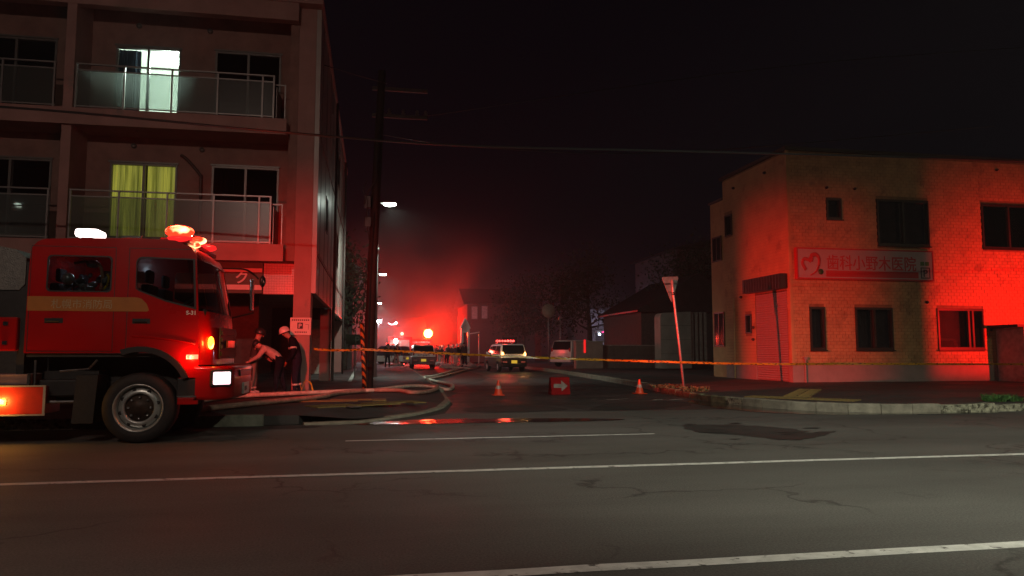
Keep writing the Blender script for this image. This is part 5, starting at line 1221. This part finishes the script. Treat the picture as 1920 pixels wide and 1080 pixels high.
M_fire = emit('fire_beacon_glow', (1.0, .30, .05), 70); M_fire2 = emit('fire_beacon_red', (1.0, .10, .06), 14)
engine('fire engine far behind the left police car with the blazing orange beacon', 4.9, 83, R(90), [(-2.6, -.92, 3.08, .45, M_fire)])
engine('distant fire engine left of the police car with small red beacon', 2.4, 72, R(90), [(-3.0, -.2, 2.78, .16, M_fire2)])
lamp('POINT', (5.8, 79.6, 3.15), 8500, (1, .004, .003), .35)
lamp('POINT', (2.6, 68.5, 3.0), 900, (1, .05, .04), .2)
# patrol car side-on at the left with red roof light
p5 = small_car('police_car', 'dark patrol car parked crosswise at the far left kerb with a red roof light', 'police car', (1.3, 63, .02), R(150), mat('dark_blue_paint', (.03, .03, .06), .25, coat=.5), M_white, tail='red', group='police cars in the side street')
lamp('POINT', (1.4, 62.4, 2.3), 120, (1, .04, .04), .1)
# floodlight on a mast and the bright sign strip
FL = thing('floodlight', 'bright white floodlight on a slim mast at the far left kerb', 'floodlight', (.5, 75, .15))
b = new_bm(); tube(b, [(0, 0, 0), (0, 0, 3.9)], .05, 8); build('mast', b, M_pole, FL); b = new_bm(); bx(b, -.3, .3, -.1, .1, 3.85, 4.15); build('lamp_head', b, M_blackp, FL, .02)
b = new_bm(); bx(b, -.26, .26, -.14, -.103, 3.88, 4.12); build('lamp_lens', b, emit('flood_glow', (.92, .92, 1.0), 60), FL)
lamp('SPOT', (.5, 74.7, 4.0), 600, (.85, .85, 1), .1, aim=(4, 55, 0), size=100, blend=.7)
SS = thing('shop_light', 'small curved pink and white shop light beyond the floodlight', 'shop light', (1.85, 78, .15)); b = new_bm(); tube(b, smooth_path([(-.35, 0, 3.95), (0, 0, 3.8), (.35, 0, 3.92)], 5), .05, 8); build('tube', b, emit('pink_tube', (1, .5, .55), 9), SS)
b = new_bm(); bmesh.ops.create_uvsphere(b, u_segments=12, v_segments=8, radius=.12, matrix=Matrix.Translation((.45, 0, 3.95))); build('lamp', b, emit('white_tube', (.9, 1, .95), 18), SS, smooth=True); b = new_bm(); tube(b, [(.2, .1, 0), (.2, .1, 3.9)], .05, 6); build('post', b, M_pole, SS)
HL = thing('work_lamp', 'hand held white work lamp on a tripod in front of the red engine', 'lamp', (1.95, 66, 0.01)); b = new_bm()
for k in range(3): tube(b, [(.3*math.cos(k*2.1), .3*math.sin(k*2.1), 0), (0, 0, 1.4)], .02, 6)
tube(b, [(0, 0, 1.4), (0, 0, 1.95)], .02, 6); build('tripod', b, M_steel, HL); b = new_bm(); bmesh.ops.create_uvsphere(b, u_segments=12, v_segments=8, radius=.16, matrix=Matrix.Translation((0, -.05, 2.05)) @ Matrix.Scale(1.5, 4, (0, 0, 1))); build('lamp_lens', b, emit('work_lamp_glow', (.85, 1, .95), 25), HL, smooth=True)
lamp('POINT', (1.95, 65.6, 2.1), 260, (.8, 1, .95), .1)
b = new_bm(); bmesh.ops.create_uvsphere(b, u_segments=10, v_segments=6, radius=.07)
HW = thing('hand_lamp', 'tiny blue white lamp on a post right of the right police car', 'lamp', (10.9, 60, .15)); build('lens', b, emit('blue_white_glow', (.7, .8, 1), 12), HW, smooth=True).location = (0, 0, 1.6); b = new_bm(); tube(b, [(0, 0, 0), (0, 0, 1.55)], .03, 6); build('post', b, M_pole, HW)

# crowd and firefighters down the street (shared meshes)
M_cr = mat('crowd_dark_clothes', (.05, .035, .04), .8, var=.3, scale=5)
J = stand(.05, 0, 1.0, .12); J['face'] = (1, 0, 0); pr1 = person('dark clothed person standing on the street beneath the floodlight', (.95, 50, .02), R(-70), J, [M_cr, M_skin, M_skin, M_trou, M_boot], bands=(('knL', 'anL', .7, .075),))
J = stand(.15, 1, .98, .2); J['face'] = (1, 0, 0); pr2 = person('firefighter in reflective trousers walking by the work lamp', (1.7, 56, .02), R(-60), J, [M_navy, M_skin, M_skin, M_beige, M_boot], helmet=MATS['helmet_white'], bands=(('knL', 'anL', .5, .085), ('knR', 'anR', .5, .085)))
G = 'crowd of onlookers and firefighters down the street'
lab = 'dark figure among the crowd on the wet street between the two police cars'
rg = random.Random(77)
for k in range(20):
    x = 4.9 + rg.random()*2.6 if k < 9 else 5.7 + rg.random()*1.9; y = 60 + rg.random()*18 if k < 9 else 54 + rg.random()*12
    q = dup(pr1 if k % 2 else pr2, (x, y, .02), rg.uniform(0, 6.28), lab, G); q.scale = (1, 1, rg.uniform(.80, 1.06))
CR = [(8.6, 50.5), (9.2, 52), (9.7, 50)]
# wet bright things: barrier blocks of the scene (folded hose heaps)
for k, (x, y, hl) in enumerate(((5.6, 56, 'just right of the left police car'), (7.0, 55, 'by the left flank of the right police car'), (1.6, 53.5, 'at the left kerb beneath the floodlight'), (5.0, 60, 'farthest away, at the feet of the crowd'))):
    b = new_bm(); rr = random.Random(k); pts = []
    for i in range(26): a = i*1.1; pts.append((x+math.cos(a)*(.35+.3*rr.random()), y+math.sin(a)*(.5+.3*rr.random()), .07+.012*i*rr.random()))
    tube(b, smooth_path(pts, 3), .045, 6)
    tag(build('hose_heap', b, mat('wet_pale_hose', (.5, .47, .46), .3, var=.1)), 'tangled heap of pale wet hose ' + hl, 'fire hose', 'hose heaps down the street')

# gabled porch and awning
GP = thing('gabled_porch', 'narrow white pointed gable porch lit pink by the beacons', 'porch', (7.6, 62, .15))
b = new_bm(); plate(b, [(-.36, 0), (-.16, 0), (-.16, 2.6), (.2, 2.6), (.2, 0), (.36, 0), (.36, 3.0), (.0, 3.65), (-.36, 3.0)], [], -.1, .3); build('frame', b, M_white, GP)
b = new_bm(); plate(b, [(-.46, 2.95), (0, 3.85), (.46, 2.95), (.36, 2.95), (0, 3.65), (-.36, 2.95)], [], -.2, .4); build('roof', b, M_white, GP)
b = new_bm(); bx(b, -.15, .19, .1, .14, 0, 2.6); build('door', b, mat('pink_door', (.3, .05, .07), .5), GP)
AW = thing('carport', 'white framed carport awning right of the gabled porch', 'carport', (8.4, 63.5, .15)); b = new_bm(); plate(b, [(-.5, 2.45), (.55, 2.62), (.55, 2.72), (-.5, 2.55)], [], -.6, .6); build('roof', b, M_white, AW)
for x in (-.4, .5):
    b = new_bm(); bx(b, x-.03, x+.03, -.55, -.49, 0, 2.5); build('post', b, M_white, AW)

# ================================================================== BACKGROUND HOUSES, WALLS, TREES
M_hw = mat('house_wall_pale', (.30, .24, .22), .85, var=.12, scale=1); M_roof = mat('house_roof_metal', (.05, .035, .035), .5, .2, var=.15, scale=2)
def house(name, label, x0, x1, y0, y1, h, rh, m, wins_, ridge='x'):
    t = thing(name, label, 'house', ((x0+x1)/2, y0, .15)); cx, w_ = (x0+x1)/2, (x1-x0)/2; D = y1-y0
    b = new_bm(); bx(b, -w_, w_, 0, D, 0, h); build('wall', b, m, t)
    b = new_bm()
    if ridge == 'y': plate(b, [(-w_-.4, h+.003), (w_+.4, h+.003), (w_+.4, h+.12), (0, h+rh), (-w_-.4, h+.12)], [], -.4, D+.4)
    elif ridge == 'x': plate(b, [(-.4, h+.003), (D+.4, h+.003), (D+.4, h+.12), (D/2, h+rh), (-.4, h+.12)], [], -w_-.4, w_+.4, 'yz')
    else: bx(b, -w_-.1, w_+.1, -.1, D+.1, h+.003, h+.2)
    build('roof', b, M_roof, t)
    for (a, c, z0, z1, lit) in wins_:
        b = new_bm(); plate(b, rect(a-cx-.06, c-cx+.06, z0-.06, z1+.06), [rect(a-cx, c-cx, z0, z1)], -.05, -.002); f = build('window', b, M_frame, t)
        box('pane', a-cx, c-cx, -.03, -.004, z0, z1, lit or MATS['dark_pane'], f)
    return t
M_dimw = mat('pale_lit_blind', (.62, .5, .52), .7)
house('house', 'two storey house with two pale upstairs windows behind the porch', 9.0, 15.8, 72, 80, 5.6, 1.9, mat('house_wall_maroon', (.13, .07, .07), .85), [(9.45, 10.0, 4.2, 5.4, M_dimw), (10.45, 11.0, 4.25, 5.45, M_dimw), (12.5, 14.0, 1.2, 2.4, None)], 'x')
house('house', 'distant pale house with columns of light beside the pink lamps', 20.2, 23.6, 68, 76, 5.0, .9, mat('house_wall_grey', (.22, .20, .21), .85), [(20.8, 22.2, 1.9, 2.9, None)], 'flat')
house('garage', 'low beige garage with a seam behind the long concrete wall', 21.2, 26.5, 58, 64, 3.7, .3, mat('garage_beige', (.34, .27, .19), .8), [(22.9, 22.96, .3, 3.4, None)], 'flat')
house('house', 'tall dark house showing a red lit gable left of the clinic', 24.9, 33, 58, 68, 9.5, 1.2, mat('house_wall_dark', (.14, .10, .10), .85), [(26.5, 28, 6.9, 8.2, None)], 'y')
house('house', 'low house roof standing between garage and clinic', 17.2, 25, 46, 54, 3.6, 2.6, mat('house_wall_brown', (.08, .06, .055), .85), [(19, 20, 1.2, 2.2, None)], 'y')
house('house', 'dark house left of the side street behind the apartment block', -9.5, -1.2, 44, 56, 5.8, 2.2, mat('house_wall_dim', (.10, .07, .07), .85), [(-3.2, -2.0, 3.8, 5.0, None)], 'y')
house('house', 'far dark house closing the left side of the street', -7, -1.0, 84, 96, 5.4, 2.0, MATS['house_wall_dim'], [(-2.6, -1.8, 1.5, 2.6, None)], 'y')
house('house', 'far dark house at the end of the side street', -4, 10, 150, 160, 5.6, 2.4, MATS['house_wall_dim'], [(0, 1.2, 1.5, 2.6, None)], 'x')
house('house', 'far dark house right of the street end', 13, 24, 105, 115, 5.6, 2.2, MATS['house_wall_dim'], [(14, 15, 3.8, 5, None)], 'x')
# concrete gate wall, long wall
GW_ = thing('gate_wall', 'thick concrete gate pier wall beside the white parked car', 'wall', (12.95, 43.5, .15)); b = new_bm(); bx(b, -.85, .85, 0, .6, 0, 1.62); build('wall', b, mat('concrete_pier', (.22, .17, .14), .85, var=.12, scale=2, bump=.3), GW_, .02); b = new_bm(); bx(b, -.9, .9, -.04, .64, 1.621, 1.68); build('coping', b, M_conc, GW_)
b = new_bm(); bx(b, -.38, -.26, -.06, -.005, .95, 1.75); build('light_strip', b, emit('red_strip_glow', (1, .02, .02), .9), GW_, .02)
LW = thing('long_wall', 'long low dark concrete wall between gate pier and shed', 'wall', (15.8, 43.9, .15)); 
for k in range(5): box('wall_panel', -1.95+k*.8, -1.95+k*.8+.79, 0, .2, 0, 1.38, mat('wall_dark_concrete', (.10, .075, .06), .85, var=.15, scale=2), LW)
box('wall_coping', -1.97, 2.1, -.03, .23, 1.382, 1.44, M_conc, LW)
SH = thing('storage_shed', 'pale grey storage shed with rounded top and ribbed side', 'shed', (16.85, 39.6, .15))
b = new_bm(); plate(b, [(-.90, .08), (.95, .08), (.95, 3.3), (-.72, 3.22), (-.84, 3.14), (-.90, 3.0)], [], 0, .9); build('front_wall', b, mat('shed_grey', (.26, .245, .21), .7, var=.1, scale=1.5), SH)
b = new_bm()
for z in (.9, 1.7, 2.5): bx(b, -.88, .94, -.004, -.0, z, z+.012)
build('panel_joint', b, M_under, SH)
for k in range(4):
    x = .97 + k*.27; box('rib', x, x+.14, .05-.0*k, .8, .35, 3.28, mat('shed_rib', (.25, .22, .19), .7), SH)
box('side_wall', .96, 2.0, .3, .9, .3, 3.25, mat('shed_shadow', (.13, .11, .1), .8), SH); box('plinth', .96, 2.0, .1, .9, 0, .34, M_under, SH)  # shade behind the ribs is put into the darker side colour
# signs and poles on the right pavement
def pole_sign(label, x, y, h, r, shape):
    t = thing('sign_post', label, 'sign post', (x, y, .15)); b = new_bm(); tube(b, [(0, 0, 0), (0, 0, h)], .035, 8); build('post', b, M_pole, t)
    b = new_bm()
    if shape == 'round': lathe(b, [(0, -.01), (r, -.008), (r, .008), (0, .01)], (0, -.05, h-r*.5), 'y', 24); build('sign_plate', b, mat('dull_sign_face', (.30, .28, .22), .6), t)
    else: bx(b, -r, r, -.05, .05, h, h+.12); build('lamp_head', b, M_pole, t)
    return t
pole_sign('round grey road sign on a slim post right of the right police car', 12.4, 52, 4.2, .5, 'round'); pole_sign('short slim lamp post behind the white parked car', 13.4, 52.5, 3.4, .12, 'lamp'); pole_sign('tall slim pole in front of the pale distant house', 20.4, 60, 5.5, .1, 'lamp')
t = thing('lamp_pair', 'pair of small blue white lamps with a pink tube by the distant pale house', 'lamp', (20.6, 66, .15))
for i, (x, z, m_) in enumerate(((0, 2.6, MATS['blue_white_glow']), (1.15, 2.85, emit('white_dot_glow', (.85, .95, 1), 25)))):
    b = new_bm(); bmesh.ops.create_uvsphere(b, u_segments=10, v_segments=6, radius=.1, matrix=Matrix.Translation((x, 0, z))); build('lamp_lens', b, m_, t, smooth=True)
b = new_bm(); tube(b, [(.25, 0, 2.8), (.95, 0, 2.95)], .07, 8); build('tube', b, emit('magenta_tube', (1, .05, .25), 1.2), t); b = new_bm(); tube(b, [(.6, .05, 0), (.6, .05, 2.9)], .04, 6); build('post', b, M_pole, t)
lamp('POINT', (21.3, 65.6, 3.0), 160, (.75, .7, 1), .1)
t = thing('parking_sign', 'small greenish parking sign between the building corner and the pole', 'sign', (-.85, 30, .15)); b = new_bm(); bx(b, -.2, .5, 0, .04, 1.3, 1.72); build('board', b, mat('dull_green_board', (.10, .14, .10), .6), t); b = new_bm(); tube(b, [(.15, .06, 0), (.15, .06, 1.9)], .03, 6); build('post', b, M_pole, t); text_obj('lettering', 'P', .4, mat('dull_letter', (.3, .34, .3), .6), t, (.12, -.004, 1.36), (R(90), 0, 0), .002, .005)

# trees: tapered trunk, limbs, leaf clumps
M_leaf = mat('dark_foliage', (.055, .06, .03), .8, var=.4, scale=3); M_bark = mat('bark', (.07, .05, .04), .9, var=.2, scale=8, bump=.5)
def tree(label, x, y, h, rad, seed, n=2600, trunk=.18):
    t = thing('tree', label, 'tree', (x, y, .15)); rg = random.Random(seed)
    b = new_bm(); tube(b, smooth_path([(0, 0, 0), (.1, .05, h*.3), (-.05, .1, h*.6), (.05, 0, h*.9)], 4), trunk, 8, r2=.04)
    tips = []
    for k in range(11):
        z = h*rg.uniform(.3, .85); a = rg.uniform(0, 2*PI); l = rad*rg.uniform(.5, .95)*(1.1-z/h*.5); e = (math.cos(a)*l, math.sin(a)*l, z+h*.12)
        tube(b, [(0, 0, z), (e[0]*.5, e[1]*.5, z+h*.04), e], trunk*.35, 5, r2=.015); tips.append(Vector(e))
    tips += [Vector((0, 0, h*.92)), Vector((.2, 0, h*.75))]
    build('trunk', b, M_bark, t); b = new_bm()
    for k in range(n):
        c = rg.choice(tips); p = c + Vector((rg.gauss(0, rad*.26), rg.gauss(0, rad*.26), rg.gauss(0, h*.09)))
        s = rg.uniform(.06, .16); u_ = Vector((rg.gauss(0, 1), rg.gauss(0, 1), rg.gauss(0, 1))).normalized(); v_ = u_.cross(Vector((rg.gauss(0, 1), rg.gauss(0, 1), rg.gauss(0, 1)))).normalized()
        b.faces.new([b.verts.new(p + u_*s), b.verts.new(p + v_*s*.6), b.verts.new(p - u_*s), b.verts.new(p - v_*s*.6)])
    build('crown', b, M_leaf, t); return t
tree('big dark leafy tree above the low roofs right of centre', 17.2, 58, 9, 3.2, 11, 5200, .28)
tree('dark tree between the house and the round road sign', 13.4, 66, 7.6, 2.6, 12, 3600)
tree('dark tree rising behind the storage shed', 22.5, 50, 8.2, 2.8, 13, 3600, .25)
tree('dark garden tree left of the side street behind the utility pole', -1.6, 42.5, 6.8, 1.7, 14, 2600)
tree('slender dark tree far down the right side of the street', 11.5, 92, 8.0, 2.6, 15, 2200)
# weeds on the kerbs
M_weed = mat('weed_green', (.06, .16, .03), .7, var=.3, scale=10)
def weeds(label, x, y, r_, h_, n, seed, m=M_weed):
    rg = random.Random(seed); b = new_bm()
    for k in range(n):
        a = rg.uniform(0, 6.28); d = r_*math.sqrt(rg.random()); bx_, by_ = x+math.cos(a)*d*1.6, y+math.sin(a)*d; t_ = (rg.gauss(0, .05), rg.gauss(0, .05)); hh = h_*rg.uniform(.4, 1); wd = rg.uniform(.008, .02)
        p0, p1 = Vector((bx_-wd, by_, .15)), Vector((bx_+wd, by_, .15)); q = Vector((bx_+t_[0], by_+t_[1], .15+hh*.6)); e = Vector((bx_+t_[0]*2.4, by_+t_[1]*2.4, .15+hh))
        v = [b.verts.new(i) for i in (p0, p1, q+Vector((wd*1.3, 0, 0)), e, q-Vector((wd*1.3, 0, 0)))]; b.faces.new(v)
    return tag(build('weeds', b, m), label, 'weeds')
weeds('bright green weeds on the right kerb before the clinic', 13.2, 13.75, .25, .17, 160, 1)
weeds('sparse weeds trailing right along the kerb before the clinic', 13.9, 13.7, .3, .1, 60, 5)
M_dry = mat('dry_grass', (.16, .15, .06), .8, var=.3, scale=10)
weeds('dry grass tuft on the kerb by the leaning sign post', 8.45, 18.6, .22, .16, 120, 2, M_dry); weeds('dry grass along the kerb behind the right cone', 8.5, 20.6, .3, .12, 120, 3, M_dry)
